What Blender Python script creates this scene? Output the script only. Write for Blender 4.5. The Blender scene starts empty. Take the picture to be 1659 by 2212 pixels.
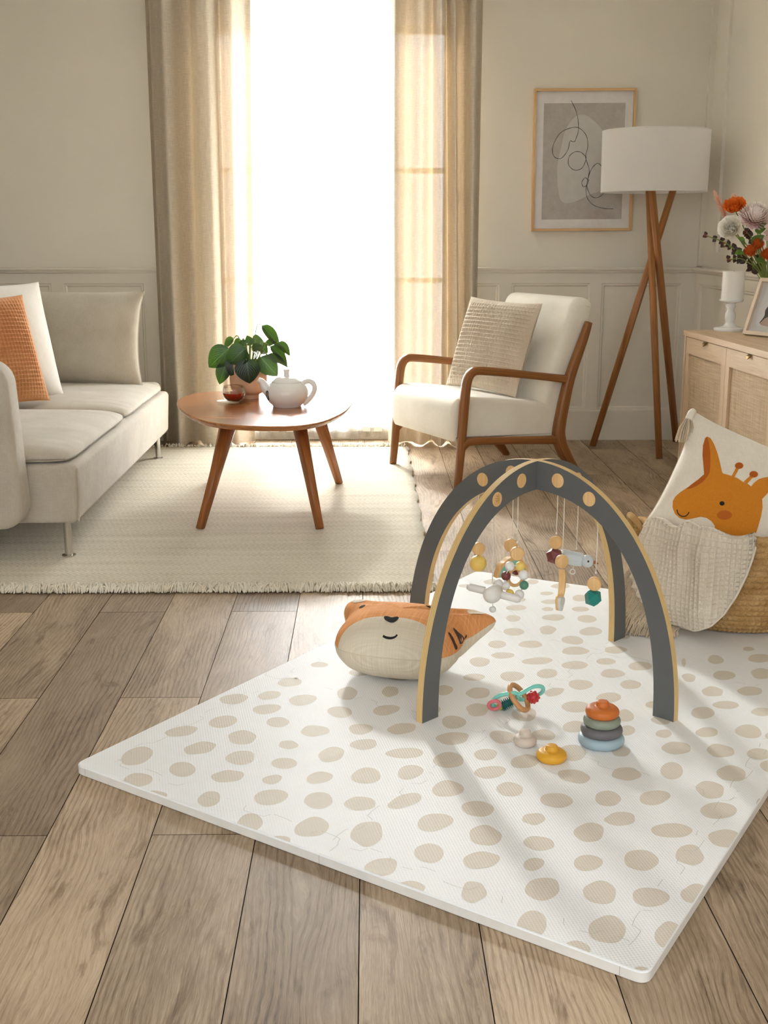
import bpy, bmesh, math, random
from mathutils import Vector, Matrix, Euler, noise
SC = bpy.context.scene
COL = SC.collection
PI = math.pi
V3 = Vector
# ---------------------------------------------------------------- camera model (metres; X right, Y towards the window wall, Z up)
FPX, CX, CY, VPX, HZ, EYE = 2580.0, 829.5, 1106.0, 792.0, 500.0, 1.05
PITCH = math.atan((CY - HZ) / FPX)
TURN = math.atan2((VPX - CX) / FPX, math.cos(PITCH) + (CY - HZ) / FPX * math.sin(PITCH))

def ray(x, y):
    a, b = (x - CX) / FPX, -(y - CY) / FPX
    yf = math.cos(PITCH) + b * math.sin(PITCH)
    z = -math.sin(PITCH) + b * math.cos(PITCH)
    c, s = math.cos(TURN), math.sin(TURN)
    return V3((a * c - yf * s, a * s + yf * c, z))

def on_z(x, y, z=0.0):
    r = ray(x, y); k = (z - EYE) / r.z
    return r * k + V3((0, 0, EYE))

def on_y(x, y, Y):
    r = ray(x, y); k = Y / r.y
    return r * k + V3((0, 0, EYE))

def on_x(x, y, X):
    r = ray(x, y); k = X / r.x
    return r * k + V3((0, 0, EYE))

# ---------------------------------------------------------------- object bookkeeping
ORG = {}

def tag(o, label=None, cat=None, group=None, kind=None):
    if label: o['label'] = label
    if cat: o['category'] = cat
    if group: o['group'] = group
    if kind: o['kind'] = kind
    return o

def thing(name, loc, label, cat, group=None):
    o = bpy.data.objects.new(name, None)
    o.empty_display_size = 0.05
    o.location = loc
    COL.objects.link(o)
    ORG[o.name] = V3(loc)
    return tag(o, label, cat, group)

class MB:
    """collects geometry in world coordinates, then links it as one mesh object"""
    def __init__(s):
        s.v, s.f, s.m, s.uv = [], [], [], []

    def add(s, vs, fs, mi=0, uvs=None):
        b = len(s.v)
        s.v += [V3(p) for p in vs]
        s.uv += [tuple(q) for q in uvs] if uvs else [None] * len(vs)
        for f in fs:
            s.f.append([b + i for i in f]); s.m.append(mi)
        return s

    def box(s, c, size, rot=None, mi=0):
        c = V3(c); hx, hy, hz = [q / 2 for q in size]
        R = rot or Matrix.Identity(3)
        ax = max(range(3), key=lambda i: size[i])
        for d in range(3):
            o = [i for i in range(3) if i != d]
            if o[0] == ax: o = o[::-1]
            for sg in (-1, 1):
                vs, uv = [], []
                for a, b in ((-1, -1), (1, -1), (1, 1), (-1, 1)):
                    p = [0, 0, 0]
                    p[d] = sg * size[d] / 2; p[o[0]] = a * size[o[0]] / 2; p[o[1]] = b * size[o[1]] / 2
                    vs.append(R @ V3(p) + c); uv.append((p[o[0]] + d * .37, p[o[1]]))
                n = (vs[1] - vs[0]).cross(vs[2] - vs[0])
                if n.dot(sum(vs, V3()) / 4 - c) < 0: vs, uv = vs[::-1], uv[::-1]
                s.add(vs, [(0, 1, 2, 3)], mi, uv)
        return s

    def tube(s, pts, rad, n=12, mi=0, cap=True, up=None, sq=1.0, closed=False, asp=1.0):
        pts = [V3(p) for p in pts]; N = len(pts)
        if not hasattr(rad, '__len__'): rad = [rad] * N
        T = []
        for i in range(N):
            if closed: t = pts[(i + 1) % N] - pts[i - 1]
            else: t = pts[min(i + 1, N - 1)] - pts[max(i - 1, 0)]
            T.append(t.normalized())
        u = V3(up) if up else (V3((0, 0, 1)) if abs(T[0].z) < .9 else V3((1, 0, 0)))
        vs, uv, L = [], [], 0
        A = (u - T[0] * u.dot(T[0])).normalized()
        for i in range(N):
            if up: A = u - T[i] * u.dot(T[i])
            else: A = A - T[i] * A.dot(T[i])
            A.normalize()
            B = T[i].cross(A)
            if i: L += (pts[i] - pts[i - 1]).length
            for k in range(n):
                a = 2 * PI * k / n
                ca, sa = math.cos(a), math.sin(a)
                if sq != 1.0:
                    ca = math.copysign(abs(ca) ** sq, ca); sa = math.copysign(abs(sa) ** sq, sa)
                vs.append(pts[i] + A * (ca * rad[i]) + B * (sa * rad[i] * asp))
                uv.append((k / n * 2 * PI * rad[i], L))
        fs = []
        for i in range(N if closed else N - 1):
            j = (i + 1) % N
            for k in range(n):
                k2 = (k + 1) % n
                fs.append((i * n + k, i * n + k2, j * n + k2, j * n + k))
        if cap and not closed:
            fs.append(tuple(range(n))[::-1]); fs.append(tuple((N - 1) * n + k for k in range(n)))
        return s.add(vs, fs, mi, uv)

    def lathe(s, c, prof, n=32, mi=0, M=None, rib=None):
        c = V3(c); vs, uv, fs = [], [], []; L = 0
        for i, (r, z) in enumerate(prof):
            if i: L += math.hypot(r - prof[i - 1][0], z - prof[i - 1][1])
            for k in range(n):
                a = 2 * PI * k / n
                rr = r * (rib(a) if rib else 1)
                p = V3((rr * math.cos(a), rr * math.sin(a), z))
                vs.append(c + (M @ p if M else p)); uv.append((k / n, L))
        for i in range(len(prof) - 1):
            for k in range(n):
                k2 = (k + 1) % n
                fs.append((i * n + k, i * n + k2, (i + 1) * n + k2, (i + 1) * n + k))
        if prof[0][0] > 1e-6: fs.append(tuple(range(n))[::-1])
        if prof[-1][0] > 1e-6: fs.append(tuple((len(prof) - 1) * n + k for k in range(n)))
        return s.add(vs, fs, mi, uv)

    def grid(s, fn, nu, nv, mi=0, closeu=False, flip=False):
        vs, uv = [], []
        for j in range(nv + 1):
            for i in range(nu + (0 if closeu else 1)):
                p, q = fn(i / nu, j / nv); vs.append(p); uv.append(q)
        w = nu if closeu else nu + 1
        fs = []
        for j in range(nv):
            for i in range(nu):
                a, b = j * w + i, j * w + (i + 1) % w
                q = (a, b, b + w, a + w)
                fs.append(q[::-1] if flip else q)
        return s.add(vs, fs, mi, uv)

    def sphere(s, c, r, nu=20, nv=12, mi=0, M=None):
        if not hasattr(r, '__len__'): r = (r, r, r)
        c = V3(c)
        vs, uv, fs = [], [], []
        for j in range(1, nv):
            ph = -PI / 2 + PI * j / nv
            for i in range(nu):
                th = 2 * PI * i / nu
                p = V3((r[0] * math.cos(ph) * math.cos(th), r[1] * math.cos(ph) * math.sin(th), r[2] * math.sin(ph)))
                vs.append(c + (M @ p if M else p)); uv.append((i / nu, j / nv))
        for sg in (-1, 1):
            p = V3((0, 0, sg * r[2])); vs.append(c + (M @ p if M else p)); uv.append((.5, (sg + 1) / 2))
        n0, n1 = (nv - 1) * nu, (nv - 1) * nu + 1
        for j in range(nv - 2):
            for i in range(nu):
                a, b = j * nu + i, j * nu + (i + 1) % nu
                fs.append((a, b, b + nu, a + nu))
        for i in range(nu):
            fs.append((n0, (i + 1) % nu, i))
            fs.append((n1, (nv - 2) * nu + i, (nv - 2) * nu + (i + 1) % nu))
        return s.add(vs, fs, mi, uv)

    def loft(s, prof, mp, w0, w1, rnd=.02, mi=0, steps=5):
        """closed 2-D profile (ccw), extruded from w0 to w1 with rounded ends; mp(a, b, w) -> world"""
        n = len(prof); P = [Vector((p[0], p[1])) for p in prof]
        area = sum(P[i].x * P[(i + 1) % n].y - P[(i + 1) % n].x * P[i].y for i in range(n))
        if area < 0: P = P[::-1]
        nr = []
        for i in range(n):
            t = (P[(i + 1) % n] - P[i - 1]).normalized(); nr.append(Vector((t.y, -t.x)))
        rings = []
        for k in range(steps + 1):
            th = PI / 2 * k / steps; rings.append((w0 + rnd * (1 - math.sin(th)), rnd * (1 - math.cos(th))))
        rings = rings[::-1]
        rings += [(w1 - (w - w0), ins) for w, ins in rings[::-1]]
        vs, uv = [], []; L = 0
        for w, ins in rings:
            L = 0
            for i in range(n):
                if i: L += (P[i] - P[i - 1]).length
                q = P[i] - nr[i] * ins
                vs.append(mp(q.x, q.y, w)); uv.append((w, L))
        fs = []
        for r in range(len(rings) - 1):
            for i in range(n):
                i2 = (i + 1) % n
                fs.append((r * n + i, r * n + i2, (r + 1) * n + i2, (r + 1) * n + i))
        fs.append(tuple(range(n))[::-1]); fs.append(tuple((len(rings) - 1) * n + i for i in range(n)))
        return s.add(vs, fs, mi, uv)

    def build(s, name, mats, parent=None, origin=None, smooth=True, angle=40, bevel=0, segs=2, kind=None, label=None, sub=0, fix=True):
        me = bpy.data.meshes.new(name)
        org = ORG[parent.name] if parent is not None else V3(origin or (0, 0, 0))
        me.from_pydata([tuple(p - org) for p in s.v], [], s.f)
        if not isinstance(mats, (list, tuple)): mats = [mats]
        for m in mats: me.materials.append(m)
        me.polygons.foreach_set('material_index', s.m)
        if any(q is not None for q in s.uv):
            ul = me.uv_layers.new(name='UVMap')
            for lp in me.loops:
                q = s.uv[lp.vertex_index]
                if q: ul.data[lp.index].uv = q[:2]
        me.update()
        if fix:
            bm = bmesh.new(); bm.from_mesh(me)
            bmesh.ops.recalc_face_normals(bm, faces=bm.faces); bm.to_mesh(me); bm.free()
        if smooth:
            me.shade_smooth()
            if angle < 180: me.set_sharp_from_angle(angle=math.radians(angle))
        o = bpy.data.objects.new(name, me)
        COL.objects.link(o)
        if parent is not None: o.parent = parent
        else: o.location = org
        ORG[o.name] = org
        if bevel:
            b = o.modifiers.new('bevel', 'BEVEL'); b.width = bevel; b.segments = segs; b.limit_method = 'ANGLE'; b.angle_limit = .6
            b.harden_normals = False
            me.shade_smooth()
        if sub:
            d = o.modifiers.new('sub', 'SUBSURF'); d.levels = d.render_levels = sub
        if kind: o['kind'] = kind
        if label: o['label'] = label
        return o

def weld(o, d=1e-5):
    bm = bmesh.new(); bm.from_mesh(o.data); bmesh.ops.remove_doubles(bm, verts=bm.verts, dist=d); bm.to_mesh(o.data); bm.free()
    return o

def spline(pts, n=8, closed=False):
    """Catmull-Rom through points of any dimension"""
    P = [Vector(p) for p in pts]; N = len(P); out = []
    for i in range(N if closed else N - 1):
        p1, p2 = P[i], P[(i + 1) % N]
        p0 = P[i - 1] if (closed or i) else p1 * 2 - p2
        p3 = P[(i + 2) % N] if (closed or i + 2 < N) else p2 * 2 - p1
        for k in range(n):
            t = k / n
            out.append(.5 * ((2 * p1) + (p2 - p0) * t + (2 * p0 - 5 * p1 + 4 * p2 - p3) * t * t + (3 * p1 - p0 - 3 * p2 + p3) * t ** 3))
    if not closed: out.append(P[-1])
    return out

def interp(xs, ys, x):
    if x <= xs[0]: return ys[0]
    for i in range(len(xs) - 1):
        if x <= xs[i + 1]:
            t = (x - xs[i]) / (xs[i + 1] - xs[i]); return ys[i] * (1 - t) + ys[i + 1] * t
    return ys[-1]

def axes(ez, up=(0, 0, 1)):
    ez = V3(ez).normalized(); ex = V3(up).cross(ez)
    if ex.length < 1e-4: ex = V3((1, 0, 0))
    ex.normalize(); ey = ez.cross(ex)
    return Matrix((ex, ey, ez)).transposed()

def smoothstep(a, b, x):
    t = max(0, min(1, (x - a) / (b - a))); return t * t * (3 - 2 * t)
# ---------------------------------------------------------------- materials
def lin(c):
    if isinstance(c, str):
        c = [int(c[i:i + 2], 16) / 255 for i in (0, 2, 4)]
    else: c = [q / 255 for q in c]
    return tuple((q / 12.92 if q <= .04045 else ((q + .055) / 1.055) ** 2.4) for q in c) + (1,)

class NT:
    def __init__(s, name):
        s.m = bpy.data.materials.new(name); s.m.use_nodes = True
        s.t = s.m.node_tree; s.t.nodes.clear()
        s.out = s.n('ShaderNodeOutputMaterial')
    def n(s, typ, **kw):
        o = s.t.nodes.new(typ)
        for k, v in kw.items(): setattr(o, k, v)
        return o
    def l(s, a, b): s.t.links.new(a, b)
    def val(s, sock, v):
        if hasattr(v, 'is_linked') or isinstance(v, bpy.types.NodeSocket): s.l(v, sock)
        else: sock.default_value = v
    def math(s, op, a, b=None, c=None, clamp=False):
        o = s.n('ShaderNodeMath', operation=op, use_clamp=clamp)
        s.val(o.inputs[0], a)
        if b is not None: s.val(o.inputs[1], b)
        if c is not None: s.val(o.inputs[2], c)
        return o.outputs[0]
    def coord(s, kind='Object', scale=(1, 1, 1), loc=(0, 0, 0), rot=(0, 0, 0)):
        tc = s.n('ShaderNodeTexCoord'); mp = s.n('ShaderNodeMapping')
        s.l(tc.outputs[kind], mp.inputs['Vector'])
        mp.inputs['Scale'].default_value = scale; mp.inputs['Location'].default_value = loc; mp.inputs['Rotation'].default_value = rot
        return mp.outputs[0]
    def noise(s, vec, scale, detail=4, rough=.55, dist=0, out='Fac'):
        o = s.n('ShaderNodeTexNoise'); s.l(vec, o.inputs['Vector'])
        o.inputs['Scale'].default_value = scale; o.inputs['Detail'].default_value = detail
        o.inputs['Roughness'].default_value = rough; o.inputs['Distortion'].default_value = dist
        return o.outputs[out]
    def ramp(s, fac, stops):
        o = s.n('ShaderNodeValToRGB'); s.l(fac, o.inputs['Fac'])
        e = o.color_ramp.elements
        while len(e) < len(stops): e.new(.5)
        for i, (p, c) in enumerate(stops):
            e[i].position = p; e[i].color = lin(c) if not (isinstance(c, tuple) and len(c) == 4) else c
        return o.outputs['Color']
    def mix(s, fac, a, b, mode='MIX'):
        o = s.n('ShaderNodeMix', data_type='RGBA', blend_type=mode)
        s.val(o.inputs[0], fac); s.val(o.inputs[6], a); s.val(o.inputs[7], b)
        return o.outputs[2]
    def bump(s, h, strength=.3, dist=.01, prev=None):
        o = s.n('ShaderNodeBump'); o.inputs['Strength'].default_value = strength; o.inputs['Distance'].default_value = dist
        s.l(h, o.inputs['Height'])
        if prev is not None: s.l(prev, o.inputs['Normal'])
        return o.outputs[0]
    def principled(s, color, rough=.6, normal=None, metal=0, spec=.5, **kw):
        o = s.n('ShaderNodeBsdfPrincipled')
        s.val(o.inputs['Base Color'], color); s.val(o.inputs['Roughness'], rough)
        o.inputs['Metallic'].default_value = metal; o.inputs['Specular IOR Level'].default_value = spec
        if normal is not None: s.l(normal, o.inputs['Normal'])
        for k, v in kw.items(): s.val(o.inputs[k], v)
        s.l(o.outputs[0], s.out.inputs[0])
        return o

def plain(name, c, rough=.5, spec=.4, var=.04, scale=30, bump=.05, metal=0, **kw):
    t = NT(name); co = t.coord('Object')
    nz = t.noise(co, scale)
    c0 = lin(c)
    lo = tuple(q * (1 - var) for q in c0[:3]) + (1,); hi = tuple(min(1, q * (1 + var)) for q in c0[:3]) + (1,)
    col = t.ramp(nz, [(.3, lo), (.7, hi)])
    t.principled(col, rough, t.bump(t.noise(co, scale * 6), bump, .002) if bump else None, metal, spec, **kw)
    return t.m

def fabric(name, c, c2=None, thread=900, bump=.35, rough=.9, kind='Object', sheen=.25, var=.5, spec=.15):
    """plain woven cloth: crossed fine threads plus soft mottling"""
    t = NT(name); co = t.coord(kind)
    a = t.noise(t.coord(kind, (thread, thread * .08, thread * .08)), 1, 2)
    b = t.noise(t.coord(kind, (thread * .08, thread, thread)), 1, 2)
    w = t.math('ADD', a, b); w = t.math('MULTIPLY', w, .5)
    big = t.noise(co, 6, 3)
    f = t.math('ADD', t.math('MULTIPLY', w, var), t.math('MULTIPLY', big, 1 - var))
    c2 = c2 or tuple(max(0, q - 26) for q in (c if not isinstance(c, str) else [int(c[i:i + 2], 16) for i in (0, 2, 4)]))
    col = t.ramp(f, [(.36, c2), (.62, c)])
    t.principled(col, rough, t.bump(w, bump, .003), 0, spec, **{'Sheen Weight': sheen, 'Sheen Roughness': .5})
    return t.m

def wood(name, dark, mid, light, kind='UV', along=1, scale=1.0, rough=.45, spec=.4, coat=0, bump=.12, ring=14):
    """straight-grained timber; 'along' is the coordinate the grain runs with"""
    t = NT(name)
    sc = [60 * scale] * 3; sc[along] = 2.2 * scale
    sc2 = [ring * scale] * 3; sc2[along] = .9 * scale
    fine = t.noise(t.coord(kind, tuple(sc)), 3, 5, .6, .3)
    broad = t.noise(t.coord(kind, tuple(sc2)), 1, 3, .5, 1.2)
    f = t.math('ADD', t.math('MULTIPLY', fine, .5), t.math('MULTIPLY', broad, .5))
    col = t.ramp(f, [(.3, dark), (.5, mid), (.68, light)])
    t.principled(col, rough, t.bump(fine, bump, .002), 0, spec, **({'Coat Weight': coat, 'Coat Roughness': .25} if coat else {}))
    return t.m

M = {}
M['wall'] = plain('wall_paint', (227, 219, 203), .85, .2, .02, 3, .03)
M['trim'] = plain('trim_paint', (229, 221, 205), .55, .35, .02, 3, .02)
M['ceil'] = plain('ceiling_paint', (240, 238, 232), .9, .2, .02, 3, .02)

def floor_mat():
    t = NT('rustic_oak_planks')
    uv = t.coord('UV')
    at = t.n('ShaderNodeAttribute', attribute_name='plank'); rnd = at.outputs['Fac']
    sep = t.n('ShaderNodeSeparateXYZ'); t.l(uv, sep.inputs[0])
    off = t.math('MULTIPLY', rnd, 37.0)
    def cv(sx, sy):
        c = t.n('ShaderNodeCombineXYZ')
        t.l(t.math('MULTIPLY', t.math('ADD', sep.outputs[0], off), sx), c.inputs[0])
        t.l(t.math('MULTIPLY', t.math('ADD', sep.outputs[1], off), sy), c.inputs[1])
        t.l(off, c.inputs[2]); return c.outputs[0]
    # warped coordinate across the board gives wavy grain and cathedral figure
    X, Y = sep.outputs[0], sep.outputs[1]
    w1 = t.math('SUBTRACT', t.noise(cv(4.5, 1.1), 1, 2, .5), .5); w2 = t.math('SUBTRACT', t.noise(cv(16, 4.5), 1, 3, .55), .5)
    xw = t.math('ADD', X, t.math('ADD', t.math('MULTIPLY', w1, .13), t.math('MULTIPLY', w2, .020)))
    def cw(sx, sy):
        c = t.n('ShaderNodeCombineXYZ')
        t.l(t.math('MULTIPLY', t.math('ADD', xw, off), sx), c.inputs[0]); t.l(t.math('MULTIPLY', t.math('ADD', Y, off), sy), c.inputs[1]); t.l(off, c.inputs[2])
        return c.outputs[0]
    fig = t.math('MULTIPLY_ADD', t.math('SINE', t.math('MULTIPLY', xw, 2 * PI * 92)), .5, .5)
    fig = t.math('POWER', fig, 2.5)
    pore = t.noise(cw(430, 15), 1, 3, .6)
    fine = t.noise(cw(900, 42), 1, 2, .6)
    cloud = t.noise(cv(8, 2.0), 1, 4, .6, .6)
    stain = t.noise(cw(22, 4), 1, 5, .65, .8)
    figm = t.math('MULTIPLY', fig, t.math('MULTIPLY_ADD', t.noise(cv(5, 1.3), 1, 2), 2.2, -.70, clamp=True))
    f = t.math('ADD', t.math('MULTIPLY', figm, -.17), t.math('ADD', t.math('MULTIPLY_ADD', pore, .34, t.math('MULTIPLY', fine, .24)), t.math('MULTIPLY_ADD', cloud, .44, .02)))
    col = t.ramp(f, [(.30, (104, 86, 68)), (.44, (160, 141, 118)), (.58, (194, 176, 152)), (.74, (216, 201, 178))])
    tone = t.ramp(rnd, [(0, (200, 192, 183)), (.3, (226, 219, 210)), (.7, (246, 240, 231)), (1, (255, 248, 238))])
    col = t.mix(1.0, col, tone, 'MULTIPLY')
    dk = t.ramp(stain, [(.56, (255, 255, 255)), (.66, (190, 180, 168)), (.80, (120, 108, 96))])
    col = t.mix(.8, col, dk, 'MULTIPLY')
    rough = t.math('MULTIPLY_ADD', pore, .2, .42)
    bm = t.math('ADD', t.math('MULTIPLY', pore, .7), t.math('MULTIPLY', figm, -.3))
    t.principled(col, rough, t.bump(bm, .35, .0016), 0, .30)
    return t.m
M['floor'] = floor_mat()
M['gap'] = plain('plank_gap', (46, 35, 27), .9, .1)

def rug_mat():
    t = NT('cream_herringbone_wool')
    sep = t.n('ShaderNodeSeparateXYZ'); t.l(t.coord('Object'), sep.inputs[0])
    x, y = sep.outputs[0], sep.outputs[1]
    z = t.math('PINGPONG', y, .030)
    st = t.math('SINE', t.math('MULTIPLY', t.math('ADD', t.math('MULTIPLY', x, .55), t.math('MULTIPLY', z, 1.0)), 2 * PI / .0105))
    st = t.math('MULTIPLY_ADD', st, .5, .5)
    nz = t.noise(t.coord('Object', (90, 260, 90)), 1, 3)
    band = t.noise(t.coord('Object', (1.2, 22, 1)), 1, 3)
    f = t.math('ADD', t.math('MULTIPLY', st, .30), t.math('ADD', t.math('MULTIPLY', nz, .45), t.math('MULTIPLY', band, .35)))
    col = t.ramp(f, [(.30, (166, 151, 125)), (.48, (208, 197, 174)), (.62, (222, 213, 192)), (.8, (232, 224, 205))])
    t.principled(col, .95, t.bump(t.math('ADD', st, nz), .5, .004), 0, .1, **{'Sheen Weight': .2})
    return t.m
M['rug'] = rug_mat()
M['wool'] = fabric('cream_wool_pile', (240, 233, 214), (222, 210, 184), 300, .4)

def mat_foam(name, c):
    t = NT(name)
    u = t.coord('Object', rot=(0, 0, math.radians(34)))
    sep = t.n('ShaderNodeSeparateXYZ'); t.l(u, sep.inputs[0])
    k = 2 * PI / .0075
    a = t.math('SINE', t.math('MULTIPLY', sep.outputs[0], k)); b = t.math('SINE', t.math('MULTIPLY', sep.outputs[1], k))
    w = t.math('MULTIPLY_ADD', t.math('MULTIPLY', a, b), .5, .5)
    w = t.math('MULTIPLY_ADD', t.noise(t.coord('Object'), 160, 2), .3, w)
    nz = t.noise(t.coord('Object'), 5, 2)
    c0 = lin(c)
    col = t.ramp(nz, [(.3, tuple(q * .97 for q in c0[:3]) + (1,)), (.7, c0)])
    t.principled(col, .60, t.bump(w, .45, .0012), 0, .28)
    return t.m
M['foam'] = mat_foam('white_foam', (242, 242, 240))
M['dot'] = mat_foam('beige_print', (217, 208, 192))
M['foamside'] = plain('foam_side', (226, 222, 214), .7, .3)
M['seam'] = plain('tile_seam', (188, 183, 173), .8, .1)

def linen(name, c, ct, mixf, trans=.0, weave=420):
    """sheet cloth that lets daylight glow through"""
    t = NT(name)
    a = t.noise(t.coord('UV', (weave, weave * .05, 1)), 1, 3); b = t.noise(t.coord('UV', (weave * .05, weave, 1)), 1, 3)
    w = t.math('MULTIPLY', t.math('ADD', a, b), .5)
    c0, c1 = lin(c), lin(ct)
    cd = t.ramp(w, [(.34, tuple(q * .72 for q in c0[:3]) + (1,)), (.62, c0)])
    ctr = t.ramp(w, [(.34, tuple(q * .6 for q in c1[:3]) + (1,)), (.62, c1)])
    d = t.n('ShaderNodeBsdfDiffuse'); t.l(cd, d.inputs[0])
    tr = t.n('ShaderNodeBsdfTranslucent'); t.l(ctr, tr.inputs[0])
    bm = t.bump(w, .35, .002); t.l(bm, d.inputs['Normal'])
    mx = t.n('ShaderNodeMixShader'); mx.inputs[0].default_value = mixf
    t.l(d.outputs[0], mx.inputs[1]); t.l(tr.outputs[0], mx.inputs[2])
    o = mx.outputs[0]
    if trans:
        tp = t.n('ShaderNodeBsdfTransparent'); m2 = t.n('ShaderNodeMixShader')
        fac = t.math('MULTIPLY_ADD', w, -.30 * min(trans, .12), trans * 1.0 + .15 * min(trans, .12))
        t.l(fac, m2.inputs[0]); t.l(o, m2.inputs[1]); t.l(tp.outputs[0], m2.inputs[2]); o = m2.outputs[0]
    t.l(o, t.out.inputs[0])
    return t.m
M['linen'] = linen('beige_linen', (216, 205, 186), (204, 174, 132), .075, .008)
M['sheer'] = linen('white_voile', (246, 245, 240), (250, 249, 244), .55, .50, 700)

def glass_sheet(name, tint=(255, 255, 255), refl=.08):
    t = NT(name); tp = t.n('ShaderNodeBsdfTransparent'); tp.inputs[0].default_value = lin(tint)
    g = t.n('ShaderNodeBsdfGlossy'); g.inputs['Roughness'].default_value = .02
    fr = t.n('ShaderNodeLayerWeight'); fr.inputs[0].default_value = .25
    mx = t.n('ShaderNodeMixShader'); t.l(t.math('MULTIPLY_ADD', fr.outputs['Fresnel'], .45, refl * .2), mx.inputs[0])
    t.l(tp.outputs[0], mx.inputs[1]); t.l(g.outputs[0], mx.inputs[2]); t.l(mx.outputs[0], t.out.inputs[0])
    return t.m
M['pane'] = glass_sheet('window_glass')
M['cupglass'] = glass_sheet('clear_cup_glass', (250, 250, 248), .04)
M['white_frame'] = plain('white_window_paint', (240, 239, 234), .4, .4)

M['sofa'] = fabric('natural_sofa_weave', (200, 191, 174), (178, 167, 148), 700, .3)
M['sofa_piping'] = fabric('sofa_seam', (206, 194, 174), None, 700, .2)
M['white_cotton'] = fabric('white_cotton', (240, 235, 225), (226, 219, 206), 800, .2)
M['rust_waffle'] = fabric('rust_waffle_cotton', (214, 156, 104), (196, 130, 80), 500, .3)
M['chrome'] = plain('polished_steel', (205, 203, 198), .16, .5, .02, 20, 0, 1.0)
M['table_wood'] = wood('acacia_veneer', (122, 70, 32), (164, 100, 50), (194, 130, 74), 'Object', 0, .6, .26, .5, .35)
M['table_leg'] = wood('acacia_solid', (104, 58, 26), (156, 94, 46), (184, 120, 66), 'UV', 1, .8, .36, .45)
M['terracotta'] = plain('pink_clay', (214, 174, 142), .75, .25, .06, 25, .1)
M['soil'] = plain('potting_soil', (48, 36, 28), .95, .1, .3, 90, .8)
M['porcelain'] = plain('white_porcelain', (240, 238, 232), .12, .5, .01, 8, 0, **{'Coat Weight': .4})
M['black_tag'] = plain('black_print', (34, 30, 28), .5, .3)
M['chair_wood'] = wood('walnut_stained', (98, 58, 26), (142, 90, 46), (172, 116, 66), 'UV', 1, .9, .36, .45)
M['chair_cloth'] = fabric('ivory_upholstery', (240, 234, 220), (226, 218, 200), 900, .2)
M['beige_waffle'] = fabric('beige_waffle_cotton', (216, 203, 182), (196, 180, 156), 500, .3)
M['lamp_wood'] = wood('lamp_teak', (124, 76, 36), (164, 108, 58), (188, 130, 76), 'UV', 1, .9, .4, .4)
M['oak_frame'] = wood('pale_oak_frame', (186, 140, 88), (212, 170, 116), (226, 188, 138), 'UV', 1, 1.2, .45, .35)
M['passepartout'] = plain('white_board', (233, 228, 222), .85, .2)
def art():
    t = NT('art_paper'); n = t.noise(t.coord('Object'), 26, 6, .7)
    t.principled(t.ramp(n, [(.3, (176, 168, 158)), (.7, (194, 187, 177))]), .85, None, 0, .2); return t.m
M['art'] = art()
M['art_blob'] = plain('art_pale_shape', (206, 201, 193), .85, .2, .04, 30, 0)
M['ink'] = plain('dark_ink', (52, 50, 48), .7, .2, .05, 40, 0)
def shade():
    t = NT('white_lamp_cloth'); c = lin((250, 248, 245))
    d = t.n('ShaderNodeBsdfDiffuse'); d.inputs[0].default_value = c
    tr = t.n('ShaderNodeBsdfTranslucent'); tr.inputs[0].default_value = c
    w = t.noise(t.coord('UV', (900, 60, 1)), 1, 2); t.l(t.bump(w, .1, .001), d.inputs['Normal'])
    mx = t.n('ShaderNodeMixShader'); mx.inputs[0].default_value = .5
    t.l(d.outputs[0], mx.inputs[1]); t.l(tr.outputs[0], mx.inputs[2]); t.l(mx.outputs[0], t.out.inputs[0]); return t.m
M['shade'] = shade()
M['cab_wood'] = wood('light_oak_cabinet', (186, 154, 118), (212, 184, 150), (224, 200, 168), 'UV', 1, 1.0, .5, .35)
def cane():
    t = NT('woven_cane'); sep = t.n('ShaderNodeSeparateXYZ'); t.l(t.coord('UV'), sep.inputs[0])
    a = t.math('SINE', t.math('MULTIPLY', sep.outputs[0], 2 * PI / .004)); b = t.math('SINE', t.math('MULTIPLY', sep.outputs[1], 2 * PI / .004))
    w = t.math('MULTIPLY_ADD', t.math('MULTIPLY', a, b), .5, .5)
    n1 = t.noise(t.coord('UV', (8, 180, 1)), 1, 3); n2 = t.noise(t.coord('UV', (180, 8, 1)), 1, 3)
    f = t.math('ADD', t.math('MULTIPLY', t.math('ADD', n1, n2), .42), t.math('MULTIPLY', w, .16))
    t.principled(t.ramp(f, [(.34, (176, 146, 112)), (.6, (216, 194, 162))]), .75, t.bump(w, .4, .001), 0, .2); return t.m
M['cane'] = cane()
M['brass'] = plain('aged_brass', (168, 138, 84), .35, .5, .05, 30, 0, 1.0)
M['candle'] = plain('white_wax', (242, 238, 230), .5, .4, .01, 10, .02, **{'Subsurface Weight': .15})
M['photo_frame'] = wood('bleached_wood', (212, 188, 158), (228, 208, 182), (238, 222, 200), 'UV', 1, 1, .5, .3)
M['photo_white'] = plain('photo_light', (236, 232, 228), .5, .4)
M['photo_dark'] = plain('photo_dark_cloth', (52, 54, 54), .5, .4)
M['photo_skin'] = plain('photo_pale_cloth', (206, 176, 156), .5, .4)
M['jute'] = None
def jute():
    t = NT('braided_jute'); sep = t.n('ShaderNodeSeparateXYZ'); t.l(t.coord('UV'), sep.inputs[0])
    n1 = t.noise(t.coord('UV', (420, 900, 1)), 1, 4, .6); n2 = t.noise(t.coord('UV', (14, 26, 1)), 1, 3)
    f = t.math('ADD', t.math('MULTIPLY', n1, .6), t.math('MULTIPLY', n2, .4))
    t.principled(t.ramp(f, [(.3, (132, 94, 50)), (.48, (186, 146, 92)), (.66, (220, 186, 132))]), .92, t.bump(n1, .6, .003), 0, .12); return t.m
M['jute'] = jute()
M['throw'] = fabric('grey_beige_cotton', (232, 220, 200), (212, 198, 176), 600, .4)
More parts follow.
